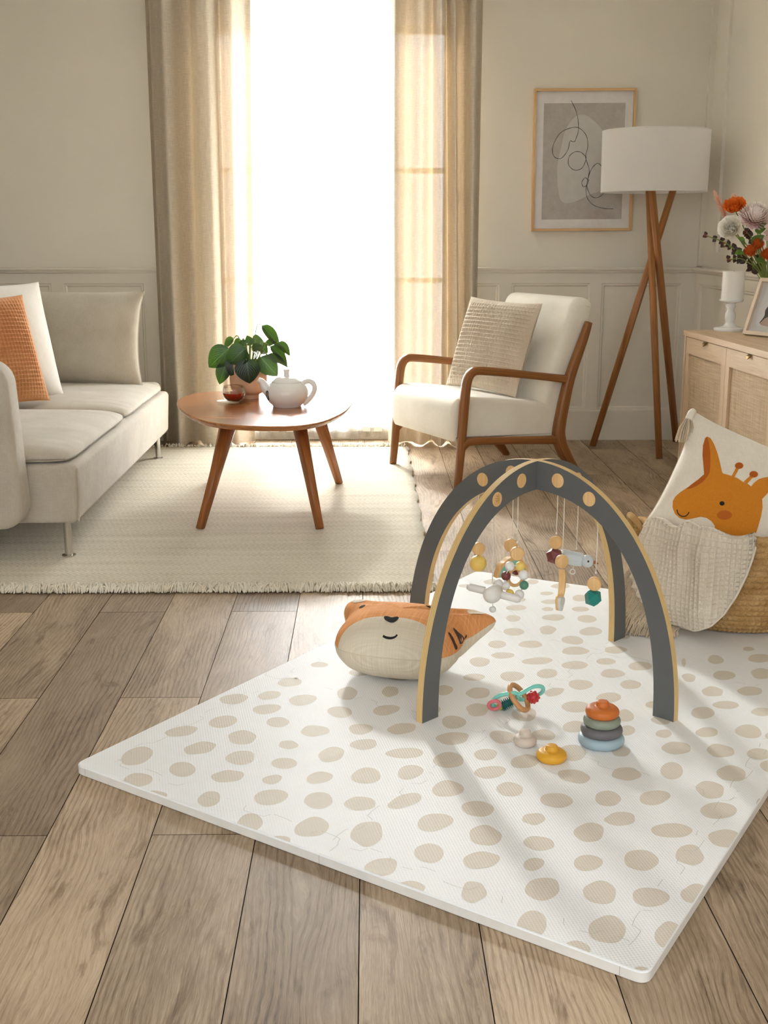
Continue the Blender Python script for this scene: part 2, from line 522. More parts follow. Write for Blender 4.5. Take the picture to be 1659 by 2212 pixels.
M['fringe'] = fabric('throw_fringe', (224, 206, 178), (190, 168, 138), 500, .5)
M['cushion'] = fabric('natural_linen_cushion', (240, 232, 217), (222, 210, 190), 620, .3)
def slub(name, c1, c2):
    t = NT(name)
    a = t.noise(t.coord('UV', (520, 10, 1)), 1, 2); b = t.noise(t.coord('UV', (10, 520, 1)), 1, 2)
    f = t.math('MULTIPLY', t.math('ADD', a, b), .5)
    t.principled(t.ramp(f, [(.38, c1), (.62, c2)]), .9, t.bump(f, .3, .002), 0, .12, **{'Sheen Weight': .1}); return t.m
M['print_ochre'] = slub('ochre_print', (196, 116, 24), (214, 140, 48))
M['print_rust'] = slub('rust_print', (172, 84, 22), (188, 100, 34))
M['print_cheek'] = slub('cheek_print', (176, 92, 30), (190, 106, 42))
M['print_black'] = plain('charcoal_print', (44, 42, 40), .85, .1, .1, 200, .1)
M['tiger_orange'] = slub('orange_linen', (204, 130, 72), (226, 158, 100))
M['tiger_brown'] = slub('brown_print', (66, 42, 26), (84, 56, 36))
M['tiger_cream'] = slub('cream_linen', (206, 192, 166), (226, 214, 192))
M['gym_grey'] = plain('slate_lacquer', (98, 99, 97), .42, .35, .03, 6, .02)
def ply():
    t = NT('plywood_edge'); sep = t.n('ShaderNodeSeparateXYZ'); t.l(t.coord('UV'), sep.inputs[0])
    s = t.math('SINE', t.math('MULTIPLY', sep.outputs[0], 2 * PI / .0045)); n = t.noise(t.coord('UV', (400, 30, 1)), 1, 3)
    f = t.math('ADD', t.math('MULTIPLY_ADD', s, .11, .3), t.math('MULTIPLY', n, .45))
    t.principled(t.ramp(f, [(.3, (196, 158, 96)), (.7, (226, 196, 140))]), .5, None, 0, .35); return t.m
M['ply'] = ply()
M['beech'] = wood('beech_toy', (214, 168, 108), (226, 184, 126), (236, 200, 146), 'Object', 2, 1.5, .5, .35, 0, .03)
M['burn'] = plain('engraved_brown', (182, 132, 72), .7, .2)
M['cord'] = fabric('white_cord', (236, 232, 222), (214, 208, 196), 900, .3)
def toy(n, c, r=.38): M[n] = plain('toy_' + n, c, r, .4, .015, 20, .01)
toy('yellow', (236, 204, 108)); toy('pgrey', (214, 214, 208)); toy('bone', (226, 222, 214)); toy('maroon', (122, 62, 60)); toy('sea', (92, 140, 116))
toy('teal', (30, 130, 118), .3); toy('mint', (134, 196, 184)); toy('sky', (206, 214, 216)); toy('beak', (160, 100, 54)); toy('bead_white', (236, 234, 230))
toy('sil_orange', (198, 108, 42), .5); toy('sil_green', (136, 144, 126), .5); toy('sil_grey', (104, 102, 102), .5); toy('sil_blue', (158, 178, 184), .5)
toy('sil_beige', (204, 190, 174), .5); toy('sil_mustard', (218, 160, 44), .5)
toy('rat_teal', (128, 205, 188), .35); toy('rat_green', (18, 104, 98), .35); toy('rat_pink', (212, 112, 116), .35); toy('rat_red', (186, 44, 48), .4); toy('rat_lime', (206, 206, 70), .4)
M['rat_wood'] = wood('rattle_ring', (176, 122, 74), (200, 146, 96), (214, 164, 114), 'UV', 1, 1, .4, .4)
def leafmat(name, dark, mid, vein, trans=.25, glow=(150, 215, 60)):
    t = NT(name); sep = t.n('ShaderNodeSeparateXYZ'); t.l(t.coord('UV'), sep.inputs[0])
    u, v = sep.outputs[0], sep.outputs[1]
    s = t.math('SINE', t.math('MULTIPLY', t.math('ADD', v, t.math('MULTIPLY', t.math('ABSOLUTE', u), -.7)), 46))
    n = t.noise(t.coord('UV'), 5, 3)
    f = t.math('ADD', t.math('MULTIPLY', s, .07), n)
    col = t.ramp(f, [(.35, dark), (.65, mid)])
    mv = t.math('LESS_THAN', t.math('ABSOLUTE', u), .035)
    col = t.mix(t.math('MULTIPLY', mv, .6), col, lin(vein))
    p = t.principled(col, .3, t.bump(s, .15, .001), 0, .5)
    tr = t.n('ShaderNodeBsdfTranslucent'); t.l(t.mix(1, col, lin(glow), 'ADD'), tr.inputs[0])
    mx = t.n('ShaderNodeMixShader'); mx.inputs[0].default_value = trans
    t.l(p.outputs[0], mx.inputs[1]); t.l(tr.outputs[0], mx.inputs[2]); t.l(mx.outputs[0], t.out.inputs[0]); return t.m
M['leaf'] = leafmat('glossy_green_leaf', (8, 26, 13), (20, 47, 21), (86, 120, 66), .06)
M['stem'] = plain('green_stem', (132, 148, 74), .5, .3)
M['darkleaf'] = leafmat('dark_eucalyptus', (50, 40, 36), (82, 62, 52), (120, 84, 70), .10, (60, 30, 24))
M['bouquetleaf'] = leafmat('bouquet_leaf', (44, 74, 32), (84, 118, 50), (120, 150, 84), .2)
M['pinkleaf'] = leafmat('blush_leaf', (206, 176, 168), (222, 196, 188), (230, 206, 200), .2, (120, 80, 70))
def flower(n, c, c2):
    t = NT(n); sep = t.n('ShaderNodeSeparateXYZ'); t.l(t.coord('UV'), sep.inputs[0])
    nz = t.noise(t.coord('Object'), 60, 3)
    col = t.ramp(t.math('ADD', t.math('MULTIPLY', sep.outputs[1], .7), t.math('MULTIPLY', nz, .3)), [(.15, c), (.8, c2)])
    p = t.principled(col, .7, None, 0, .2)
    tr = t.n('ShaderNodeBsdfTranslucent'); t.l(col, tr.inputs[0])
    mx = t.n('ShaderNodeMixShader'); mx.inputs[0].default_value = .3
    t.l(p.outputs[0], mx.inputs[1]); t.l(tr.outputs[0], mx.inputs[2]); t.l(mx.outputs[0], t.out.inputs[0]); return t.m
M['fl_orange'] = flower('orange_petal', (226, 92, 20), (246, 130, 44)); M['fl_white'] = flower('cream_petal', (250, 240, 206), (254, 250, 240))
M['fl_pink'] = flower('pink_petal', (240, 172, 174), (255, 248, 242)); M['fl_globe'] = flower('rust_globe', (176, 74, 18), (214, 104, 36))
M['fl_pampas'] = flower('peach_plume', (238, 176, 140), (252, 216, 190)); M['fl_twig'] = plain('brown_twig', (112, 92, 56), .7, .2)
M['fl_red'] = plain('red_buds', (170, 86, 70), .6, .2)
# ================================================================ ROOM
YW, XW = 6.10, 1.655           # faces of the panelling
CEIL = 2.56
WX0, WX1, WZ0, WZ1 = -.785, .44, .07, 2.36     # window opening
random.seed(5)

def structure(o): o['kind'] = 'structure'; return o

def build_floor():
    mb = MB(); PW, PL, X0 = .1862, 1.288, -.015
    vals = []
    x_min, x_max, y_min, y_max = -3.2, XW + .05, -.9, 6.25
    g = .0009
    k0 = math.floor((x_min - X0) / PW)
    k = k0
    while X0 + k * PW < x_max:
        xa, xb = X0 + k * PW, X0 + (k + 1) * PW
        y = (1.952 if k % 2 == 0 else 2.600) - 4 * PL
        while y < y_max:
            a, b = max(y, y_min), min(y + PL, y_max)
            if b - a > .02:
                x2 = min(xb, x_max)
                vs = [(xa + g, a + g, 0), (x2 - g, a + g, 0), (x2 - g, b - g, 0), (xa + g, b - g, 0)]
                uv = [(0, a - y), (x2 - xa, a - y), (x2 - xa, b - y), (0, b - y)]
                mb.add(vs, [(0, 1, 2, 3)], 0, uv); vals.append(random.random())
                e = .0035
                lo = [(vs[0][0] - g, vs[0][1] - g, -e), (vs[1][0] + g, vs[1][1] - g, -e), (vs[2][0] + g, vs[2][1] + g, -e), (vs[3][0] - g, vs[3][1] + g, -e)]
                mb.add(vs + lo, [(0, 4, 5, 1), (1, 5, 6, 2), (2, 6, 7, 3), (3, 7, 4, 0)], 1, uv * 2); vals += [0] * 4
            y += PL
        k += 1
    mb.box(((x_min + x_max) / 2, (y_min + y_max) / 2, -.03), (x_max - x_min, y_max - y_min, .05), mi=1); vals += [0] * 6
    o = mb.build('floor', [M['floor'], M['gap']], smooth=False, fix=False)
    at = o.data.attributes.new('plank', 'FLOAT', 'FACE'); at.data.foreach_set('value', vals)
    return structure(o)
build_floor()

def panelled(mb, mp, a0, a1, z0, z1, panels, pz0, pz1, back=.03):
    """panelling face with recessed fields; mp(a, z, depth) -> world"""
    cuts = sorted({a0, a1, *[q for p in panels for q in p]})
    for i in range(len(cuts) - 1):
        a, b = cuts[i], cuts[i + 1]
        if any(abs(p[0] - a) < 1e-6 and abs(p[1] - b) < 1e-6 for p in panels):
            for za, zb in ((z0, pz0), (pz1, z1)):
                mb.add([mp(a, za, 0), mp(b, za, 0), mp(b, zb, 0), mp(a, zb, 0)], [(0, 1, 2, 3)])
            L = [(0, 0), (.004, .004), (.011, .004), (.017, .012)]
            rg = [[mp(a + e, pz0 + e, d), mp(b - e, pz0 + e, d), mp(b - e, pz1 - e, d), mp(a + e, pz1 - e, d)] for e, d in L]
            for r in range(len(L) - 1):
                mb.add(rg[r] + rg[r + 1], [(q, (q + 1) % 4, 4 + (q + 1) % 4, 4 + q) for q in range(4)])
            mb.add(rg[-1], [(0, 1, 2, 3)])
        else:
            mb.add([mp(a, z0, 0), mp(b, z0, 0), mp(b, z1, 0), mp(a, z1, 0)], [(0, 1, 2, 3)])
    for a in (a0, a1):
        mb.add([mp(a, z0, 0), mp(a, z1, 0), mp(a, z1, back), mp(a, z0, back)], [(0, 1, 2, 3)])
    mb.add([mp(a0, z1, 0), mp(a1, z1, 0), mp(a1, z1, back), mp(a0, z1, back)], [(0, 1, 2, 3)])

def build_back_wall():
    mb = MB(); y0, y1 = YW + .025, YW + .20
    for xa, xb, za, zb in ((-3.2, WX0, -.03, CEIL), (WX1, XW + .2, -.03, CEIL), (WX0, WX1, WZ1, CEIL), (WX0, WX1, -.03, WZ0)):
        mb.box(((xa + xb) / 2, (y0 + y1) / 2, (za + zb) / 2), (xb - xa, y1 - y0, zb - za))
    mp = lambda a, z, d: V3((a, YW + d, z))
    panelled(mb, mp, -3.2, WX0 - .02, .15, .862, [(-2.45, -2.035), (-1.982, -1.580), (-1.518, -1.118)], .155, .797)
    panelled(mb, mp, WX1 + .02, XW, .15, .862, [(.50, .667), (.728, 1.124), (1.183, 1.585)], .155, .797)
    return structure(mb.build('wall_back', M['trim'], smooth=False))
build_back_wall()

def build_right_wall():
    mb = MB(); ya, yb = -.5, YW + .2
    mb.box((XW + .033 + .08, (ya + yb) / 2, (CEIL - .03) / 2), (.16, yb - ya, CEIL + .03))
    mp = lambda a, z, d: V3((XW + d, a, z))
    pn = []; y = YW - .075
    while y > .2:
        pn.append((y - .40, y)); y -= .46
    panelled(mb, mp, ya, YW, .15, .862, pn[::-1], .155, .797)
    # applied picture-frame moulding on the upper wall, and the corner strip
    for y in (YW - .24, YW - 1.95):
        mb.box((XW + .027, y, 1.714), (.016, .028, 1.522))
    mb.box((XW + .027, YW - 1.095, .925 + .014), (.016, 1.738, .028))
    mb.box((XW + .022, YW + .012, 1.72), (.026, .026, 1.68))
    return structure(mb.build('wall_right', M['trim'], smooth=False))
build_right_wall()

mb = MB(); mb.box((-.75, 2.7, CEIL + .04), (5.0, 7.2, .08)); structure(mb.build('ceiling', M['ceil'], smooth=False))

def rail_profile():
    return [(0, 0), (.010, .004), (.012, .010), (.018, .014), (.022, .020), (.022, .027), (0, .030)]
def rail(name, p0, p1, out, z):
    p0, p1, out = V3(p0), V3(p1), V3(out); mb = MB(); pr = rail_profile()
    vs = [p0 + out * a + V3((0, 0, z + b)) for a, b in pr] + [p1 + out * a + V3((0, 0, z + b)) for a, b in pr]
    n = len(pr)
    mb.add(vs, [(i, (i + 1) % n, n + (i + 1) % n, n + i) for i in range(n)] + [tuple(range(n)), tuple(range(n, 2 * n))[::-1]])
    return structure(mb.build(name, M['trim'], smooth=False))
rail('trim_1', (-3.2, YW, 0), (WX0 - .02, YW, 0), (0, -1, 0), .846)
rail('trim_2', (WX1 + .02, YW, 0), (XW - .001, YW, 0), (0, -1, 0), .846)
rail('trim_3', (XW, YW - .023, 0), (XW, -.5, 0), (-1, 0, 0), .846)
mb = MB()
mb.box(((-3.2 + WX0 - .02) / 2, YW - .003, .075), (WX0 - .02 + 3.2, .022, .15)); mb.box(((WX1 + .02 + XW) / 2, YW - .003, .075), (XW - WX1 - .02, .022, .15))
structure(mb.build('baseboard_back', M['trim'], smooth=False, bevel=.003))
mb = MB(); mb.box((XW - .003, (YW - .015 - .5) / 2, .075), (.022, YW - .015 + .5, .15)); structure(mb.build('baseboard_right', M['trim'], smooth=False, bevel=.003))

def build_window():
    mb = MB(); y = YW + .11; t = .05; fw = .055
    def bar(xa, xb, za, zb, d=t): mb.box(((xa + xb) / 2, y, (za + zb) / 2), (xb - xa, d, zb - za))
    bar(WX0, WX0 + fw, WZ0, WZ1); bar(WX1 - fw, WX1, WZ0, WZ1); bar(WX0, WX1, WZ1 - fw, WZ1); bar(WX0, WX1, WZ0, WZ0 + .09)
    bar(WX0, WX1, 1.985, 2.03)
    bar(-.345, -.29, WZ0, WZ1)
    bar(-.205, -.185, WZ0, WZ1, .03); bar(.05, .07, WZ0, WZ1, .03)
    bar(WX0, WX1, 1.332, 1.358, .03); bar(WX0, WX1, .795, .820, .03)
    o = structure(mb.build('window_1', M['white_frame'], smooth=False, bevel=.003))
    p = MB(); p.box(((WX0 + WX1) / 2, y, (WZ0 + WZ1) / 2), (WX1 - WX0 - .02, .004, WZ1 - WZ0 - .02))
    p.build('pane', M['pane'], o, smooth=False)
    b = MB(); b.box(((WX0 + WX1) / 2, y - .03, (2.03 + WZ1) / 2), (WX1 - WX0 - .1, .002, WZ1 - 2.03)); b.build('dimming_sheet', M['shade'], o, smooth=False)  # added translucent sheet that dims the daylight in the top panes
    s = MB(); s.box(((WX0 + WX1) / 2, YW + .07, WZ0 - .012), (WX1 - WX0, .16, .024)); s.build('sill', M['white_frame'], o, smooth=False, bevel=.003)
build_window()

mb = MB(); mb.box((-2.62, 2.7, CEIL / 2 - .015), (.12, 7.0, CEIL + .03)); structure(mb.build('wall_left', M['trim'], smooth=False))

# ================================================================ CURTAINS
def drape(name, mat, top, bot, z0, z1, label, cat, group=None, hem=.0, nz=40):
    """cloth hung from z1 to z0; top / bot are lists of (x, y) fold points"""
    T, B = spline(top, 10), spline(bot, 10); n = len(T)
    L = [0]
    for i in range(1, n): L.append(L[-1] + (T[i] - T[i - 1]).length)
    rn = random.Random(name)
    ph = [rn.uniform(0, 6) for _ in range(4)]
    def fn(u, v):
        i = min(n - 1, round(u * (n - 1))); e = (1 - v)
        p = T[i].lerp(B[i], e ** 1.1)
        x = p.x + .006 * math.sin(3 * v + ph[0] + u * 9); y = p.y + .008 * math.sin(4.5 * v + ph[1] + u * 14) * (.3 + e)
        z = z0 + (z1 - z0) * v
        if v == 0: z += .004 * math.sin(u * 40 + ph[2])
        return V3((x, y, z)), (L[i], z)
    mb = MB().grid(fn, n - 1, nz)
    h = MB()
    o = mb.build(name, mat, smooth=True, angle=180, fix=False, origin=(T[0].x, T[0].y, z0))
    return tag(o, label, cat, group)

def px_pts(lst, py=400, amp=1.0):
    lst = [(x, min(6.052, 5.975 + (y - 5.975) * amp)) if amp != 1 else (x, y) for x, y in lst]
    return [(on_y(x, py, y).x, y) for x, y in lst]
Ltop = px_pts([(317, 5.985), (326, 6.02), (338, 5.985), (350, 5.94), (366, 5.955), (382, 6.01), (396, 6.04), (408, 6.02), (413, 5.965), (425, 5.925), (446, 5.915), (464, 5.945), (470, 5.99), (478, 6.01), (489, 5.965), (500, 5.955), (514, 5.985), (530, 6.03), (540, 6.06)], 0, 1.45)
Lbot = px_pts([(350, 5.955), (359, 6.02), (376, 5.975), (388, 5.91), (402, 5.93), (414, 5.99), (424, 6.03), (434, 6.02), (438, 5.95), (448, 5.905), (466, 5.90), (480, 5.93), (486, 5.98), (494, 6.01), (504, 5.96), (514, 5.945), (526, 5.97), (544, 6.02), (554, 6.05)], 950, 1.45)
drape('linen_curtain', M['linen'], Ltop, Lbot, .008, CEIL - .004, 'long beige linen curtain on the left side of the window, beside the sofa', 'curtain', 'beige linen curtains')
Rtop = px_pts([(846, 6.02), (850, 5.975), (858, 5.945), (866, 5.985), (878, 6.025), (892, 6.005), (902, 5.955), (914, 5.95), (924, 6.01), (932, 6.02), (940, 5.955), (950, 5.925), (957, 5.95), (963, 6.0), (974, 5.95), (984, 5.925), (990, 5.97), (998, 6.04), (1008, 6.03), (1016, 5.96), (1028, 5.94), (1037, 5.97), (1041, 6.03)], 0, 1.45)
Rbot = px_pts([(836, 6.02), (841, 5.97), (852, 5.935), (862, 5.975), (876, 6.02), (890, 6.0), (900, 5.945), (914, 5.935), (926, 6.0), (934, 6.02), (942, 5.95), (951, 5.91), (958, 5.94), (964, 6.0), (975, 5.94), (986, 5.91), (991, 5.96), (999, 6.04), (1009, 6.03), (1013, 5.95), (1019, 5.93), (1026, 5.96), (1028, 6.03)], 950, 1.45)
drape('linen_curtain', M['linen'], Rtop, Rbot, .008, CEIL - .004, 'long beige linen curtain on the right side of the window, behind the armchair', 'curtain', 'beige linen curtains')
def sheer_pts(xa, xb, n, amp, yc, seed):
    r = random.Random(seed); out = []
    for i in range(n): out.append((xa + (xb - xa) * (i + r.uniform(-.25, .25)) / (n - 1), yc + amp * (1 if i % 2 else -1) * r.uniform(.4, 1)))
    return px_pts(out)
drape('sheer_curtain', M['sheer'], sheer_pts(470, 880, 26, .009, 6.086, 3), sheer_pts(468, 884, 26, .010, 6.084, 4), .012, CEIL - .004,
      'sheer white voile curtain hanging across the bright window', 'curtain', nz=24)
# ================================================================ RUG
def build_rug():
    x0, x1, y0, y1, t = -2.15, .200, 3.44, 5.855, .010
    r = thing('woven_rug', ((x0 + x1) / 2, (y0 + y1) / 2, 0), 'large cream herringbone wool rug with fringed ends under the coffee table', 'rug')
    rn = random.Random(11)
    mb = MB()
    nx, ny = 60, 80
    def fn(u, v):
        x, y = x0 + (x1 - x0) * u, y0 + (y1 - y0) * v
        if u == 1: x += .004 * math.sin(y * 23) + .003 * math.sin(y * 61)
        z = t + .0012 * math.sin(x * 9 + y * 4) * math.sin(y * 7)
        return V3((x, y, z)), (x, y)
    mb.grid(fn, nx, ny)
    ring = [fn(i / nx, 0)[0] for i in range(nx + 1)] + [fn(1, j / ny)[0] for j in range(1, ny + 1)] + [fn(1 - i / nx, 1)[0] for i in range(1, nx + 1)] + [fn(0, 1 - j / ny)[0] for j in range(1, ny)]
    n = len(ring); vs = ring + [V3((p.x, p.y, .001)) for p in ring]
    mb.add(vs, [(i, n + i, n + (i + 1) % n, (i + 1) % n) for i in range(n)])
    weld(mb.build('weave', M['rug'], r))
    for yy, sg, dens, ln in ((y0, -1, 2300, .030), (y1, 1, 620, .034)):
        f = MB()
        for i in range(dens):
            x = rn.uniform(x0, x1) if sg > 0 else rn.uniform(-1.75, x1)
            a = rn.uniform(-.9, .9); l = ln * rn.uniform(.55, 1.1); h = rn.uniform(.004, .020)
            b = V3((x, yy - sg * rn.uniform(-.001, .016), t * rn.uniform(.5, 1.0)))
            d = V3((math.sin(a), sg * math.cos(a), 0))
            sd = V3((d.y, -d.x, 0)) * rn.uniform(-.008, .008)
            f.tube([b, b + d * l * .35 + V3((0, 0, h * .9)), b + d * l * .8 + sd + V3((0, 0, h * .35)), b + d * l + sd * 1.6 + V3((0, 0, -b.z + .0035))], [.0028, .0034, .003, .0018], 5)
        f.build('fringe', M['wool'], r, angle=180, fix=False, kind='stuff')
build_rug()

# ================================================================ PLAY MAT
MT = .020
mL, mB_, mR0, mF = on_z(160, 1650, MT), on_z(1029, 1233, MT), on_z(1384, 1281, MT), on_z(1399, 2106, MT)
mE = on_z(1659, 1703, MT)
def isect(p, d, q, e):
    k = ((q.x - p.x) * e.y - (q.y - p.y) * e.x) / (d.x * e.y - d.y * e.x); return p + d * k
mR = isect(mB_, mR0 - mB_, mF, mE - mF)
DOTS = [(296,1633,67,39,-18),(298,1685,63,30,-6),(394,1662,56,33,0),(432,1616,69,26,-10),(392,1580,69,22,-10),(482,1559,61,26,-6),(505,1510,63,21,-8),(523,1593,63,30,-4),(520,1637,60,32,-8),(492,1677,69,27,-5),(600,1560,49,22,0),(576,1532,58,22,-6),(582,1502,48,19,-5),(626,1474,51,19,-4),(654,1512,58,24,-6),(623,1609,41,19,0),(614,1649,56,24,0),(588,1684,42,20,-8),(680,1579,62,24,-2),(734,1538,54,24,0),(716,1630,57,32,-12),(690,1680,56,26,-5),(585,1722,73,34,-6),(452,1726,50,33,-14),(539,1778,56,41,-20),(601,1818,52,26,-6),(688,1729,64,35,-6),(674,1787,75,42,-4),(791,1676,64,35,-2),(778,1736,67,31,0),(786,1608,61,22,-4),(779,1575,50,24,0),(750,1498,43,29,-8),(843,1494,35,24,-4),(834,1534,56,23,-5),(793,1801,71,53,-12),(824,1873,67,41,-4),(337,1718,50,20,4),(205,1679,28,9,10),
(777,1452,43,18,0),(864,1463,54,14,0),(960,1491,36,22,-3),(936,1532,30,20,0),(1024,1463,45,16,-2),(1033,1497,52,24,0),(1032,1533,52,27,0),(980,1560,52,29,2),(978,1595,72,27,-4),(969,1642,69,33,-4),(1049,1630,52,24,-4),(1085,1592,58,27,6),(1059,1668,65,28,-6),(1134,1645,60,31,-3),(1101,1705,58,31,4),(1173,1588,52,25,0),(967,1704,69,35,-6),(1032,1747,71,34,4),(1106,1461,51,22,0),(1182,1455,44,21,-4),(1197,1495,42,18,-10),(1133,1543,54,30,0),(1036,1430,45,20,0),(1161,1428,67,15,-2),(868,1574,62,24,-6),(875,1627,81,23,-2),(886,1668,56,31,-10),(875,1730,72,29,-16),
(1240,1677,70,29,6),(1353,1672,63,29,0),(1451,1665,50,37,6),(1580,1671,65,34,6),(1202,1729,71,32,4),(1313,1725,58,33,6),(1414,1723,68,31,-4),(1534,1706,65,36,10),(1153,1769,49,26,0),(1340,1769,70,29,0),(1552,1751,78,37,2),(1273,1798,64,43,-4),(1164,1822,67,32,6),(1451,1794,94,30,0),(1567,1811,76,38,2),(1490,1847,63,43,4),(1153,1867,45,28,-6),(1270,1864,63,35,-4),(1385,1858,73,47,6),(1172,1920,80,47,-6),(1296,1928,75,49,6),(1405,1938,80,42,6),(1503,1931,62,44,-6),(1149,1997,65,60,-12),(1312,2008,84,59,0),(1445,2020,58,62,-8),(1245,2051,62,36,4),(1385,2098,36,20,0),(1648,1736,29,26,0),
(1237,1626,58,36,6),(1341,1623,40,24,0),(1048,1805,70,45,4),(927,1843,65,42,8),(1039,1858,79,37,-6),(1023,1927,54,47,-6),(885,1918,67,31,4),(939,1776,75,39,-8),
(1546,1425,35,19,6),(1642,1422,52,19,0),(1564,1459,52,19,2),(1644,1455,43,24,4),(1539,1494,48,21,4),(1620,1493,54,20,0),(1568,1523,55,18,2),(1646,1538,47,18,0),(1518,1540,50,27,2),(1617,1580,58,29,4),(1527,1582,50,21,2),(1556,1622,60,29,4),(1450,1665,0,0,0),(1461,1616,61,29,2),(1434,1585,35,18,0),(1413,1522,36,16,0),(1428,1556,42,19,0),(1639,1629,54,24,2),(1617,1402,25,9,0),(1488,1464,30,18,8),(1477,1431,9,18,0),
(1151,1257,24,11,0),(1063,1257,38,11,0),(1010,1266,39,8,0),(1211,1266,42,11,0),(1181,1282,29,8,0),(1254,1292,36,14,0),(1190,1300,42,10,0),(1119,1295,33,11,0),(1115,1313,44,12,0),(1183,1316,25,9,0),(1254,1316,36,11,0),(1196,1334,46,15,0),(1268,1337,43,16,2),(1109,1336,31,14,0),(1110,1365,46,16,0),(1183,1361,36,19,0),(1276,1364,47,19,0),(1237,1383,46,19,4),(1074,1392,39,17,0),(1146,1392,50,16,0),(1243,1406,57,18,0),(1330,1404,49,16,2),(1086,1416,49,14,0),(1309,1429,42,14,2),(1364,1289,46,10,0),(1380,1309,25,11,0),(1348,1374,25,14,4),(1242,1437,56,18,0),(1383,1439,52,19,0),(1323,1455,52,19,0),(1362,1479,47,19,0),(1254,1479,54,21,0),(1244,1527,64,24,0),(1315,1507,56,21,0),(1351,1546,36,27,0),(1242,1570,56,24,0),(1355,1578,32,23,0),(690,1436,36,12,0),(640,1465,10,4,0)]

def build_mat():
    rad = .022
    P = [mF, mR, mB_, mL]
    out = []
    for i in range(4):
        c, a, b = P[i], (P[i - 1] - P[i]).normalized(), (P[(i + 1) % 4] - P[i]).normalized()
        for k in range(9):
            t = k / 8
            out.append((c + a * rad) * (1 - t) ** 2 + c * 2 * t * (1 - t) + (c + b * rad) * t * t)
    base = sum(P, V3()) / 4; org = (base.x, base.y, 0)
    mb = MB(); n = len(out)
    def ring(z, ins):
        c = base; r = []
        for p in out:
            d = V3((c.x - p.x, c.y - p.y, 0)).normalized() * ins; r.append(V3((p.x + d.x, p.y + d.y, z)))
        return r
    rs = [ring(.0005, .002), ring(.002, 0), ring(MT - .0025, 0), ring(MT - .0008, .001), ring(MT, .003)]
    vs = sum(rs, [])
    for k in range(4):
        mb.add(rs[k] + rs[k + 1], [(i, (i + 1) % n, n + (i + 1) % n, n + i) for i in range(n)], 1 if k < 2 else 0)
    mb.add(rs[-1], [tuple(range(n))], 0)
    mb.add(rs[0], [tuple(range(n))[::-1]], 1)
    def inside(p):
        s = None
        for i in range(n):
            a, b = rs[-1][i], rs[-1][(i + 1) % n]
            if (b - a).length < 1e-6: continue
            if (b.x - a.x) * (p.y - a.y) - (b.y - a.y) * (p.x - a.x) < 0: return False
        return True
    ori = (P[1] - P[0]).cross(P[2] - P[0]).z > 0
    if not ori: rs[-1] = rs[-1][::-1]
    def clip(poly):
        for i in range(n):
            a, b = rs[-1][i], rs[-1][(i + 1) % n]
            if (b - a).length < 1e-6: continue
            q = []
            for j in range(len(poly)):
                p, r = poly[j], poly[(j + 1) % len(poly)]
                sp = (b.x - a.x) * (p.y - a.y) - (b.y - a.y) * (p.x - a.x); sr = (b.x - a.x) * (r.y - a.y) - (b.y - a.y) * (r.x - a.x)
                if sp >= 0: q.append(p)
                if sp * sr < 0: q.append(p + (r - p) * (sp / (sp - sr)))
            poly = q
            if len(poly) < 3: return None
        return poly
    rn = random.Random(8)
    def blob(c, ax, ay):
        a1, a2, a3 = rn.uniform(0, 6), rn.uniform(0, 6), rn.uniform(0, 6); h1, h2, h3 = rn.uniform(0, .07), rn.uniform(0, .06), rn.uniform(.0, .04)
        pl = []
        for k in range(40):
            th = 2 * PI * k / 40
            m = 1 + h1 * math.sin(2 * th + a1) + h2 * math.sin(3 * th + a2) + h3 * math.sin(5 * th + a3)
            pl.append(c + ax * (m * math.cos(th)) + ay * (m * math.sin(th)))
        ar = sum(pl[i].x * pl[(i + 1) % 40].y - pl[(i + 1) % 40].x * pl[i].y for i in range(40))
        if ar < 0: pl = pl[::-1]
        pl = clip(pl)
        if pl: mb.add([V3((p.x, p.y, MT + .0003)) for p in pl], [tuple(range(len(pl)))], 2)
    done = []
    for x, y, w, h, rot in DOTS:
        if w == 0: continue
        r = math.radians(rot); c = on_z(x, y, MT)
        a = on_z(x + w / 2 * math.cos(r), y + w / 2 * math.sin(r), MT) - c
        b = on_z(x - h / 2 * math.sin(r), y + h / 2 * math.cos(r), MT) - c
        blob(c, a, b); done.append(c)
    # the rest of the printed sheet, out of the photograph's frame
    eu, ev = (mR - mF).normalized(), (mL - mF).normalized()
    u = .03
    while u < (mR - mF).length:
        v = .03
        while v < (mL - mF).length + .3:
            c = mF + eu * (u + rn.uniform(-.015, .015)) + ev * (v + rn.uniform(-.015, .015))
            q = c - V3((0, 0, EYE))
            col = CX + FPX * (q.x * math.cos(TURN) + q.y * math.sin(TURN)) / (q.y * math.cos(PITCH) - q.z * math.sin(PITCH))
            if col > 1668 and inside(c) and all((c - d).length > .055 for d in done): blob(c, eu * rn.uniform(.02, .032), ev * rn.uniform(.02, .03)); done.append(c)
            v += .075
        u += .075
    # puzzle joints between the tiles: hair-thin grooves
    def groove(a, b, teeth):
        d = (b - a); L = d.length; d.normalize(); nrm = V3((-d.y, d.x, 0)); pts = []
        k = 0; s = 0
        while s < L:
            h = .010 if k % 2 else -.010
            for (q, o) in ((0, .7), (.012, 1.0), (.036, 1.0), (.048, .7)):
                if s + q < L: pts.append(a + d * (s + q + (.004 * (1 if o == 1 else -1))) + nrm * h * o)
            s += .054; k += 1
        for i in range(len(pts) - 1):
            if rn.random() < .42: continue
            p, r = pts[i], pts[i + 1]; t = (r - p).normalized(); m = V3((-t.y, t.x, 0)) * .00035
            if inside(p) and inside(r):
                mb.add([V3((q.x, q.y, MT + .0005)) for q in (p - m, r - m, r + m, p + m)], [(0, 1, 2, 3)], 3)
    LF = mL - mF; FR = mR - mF
    e = .055
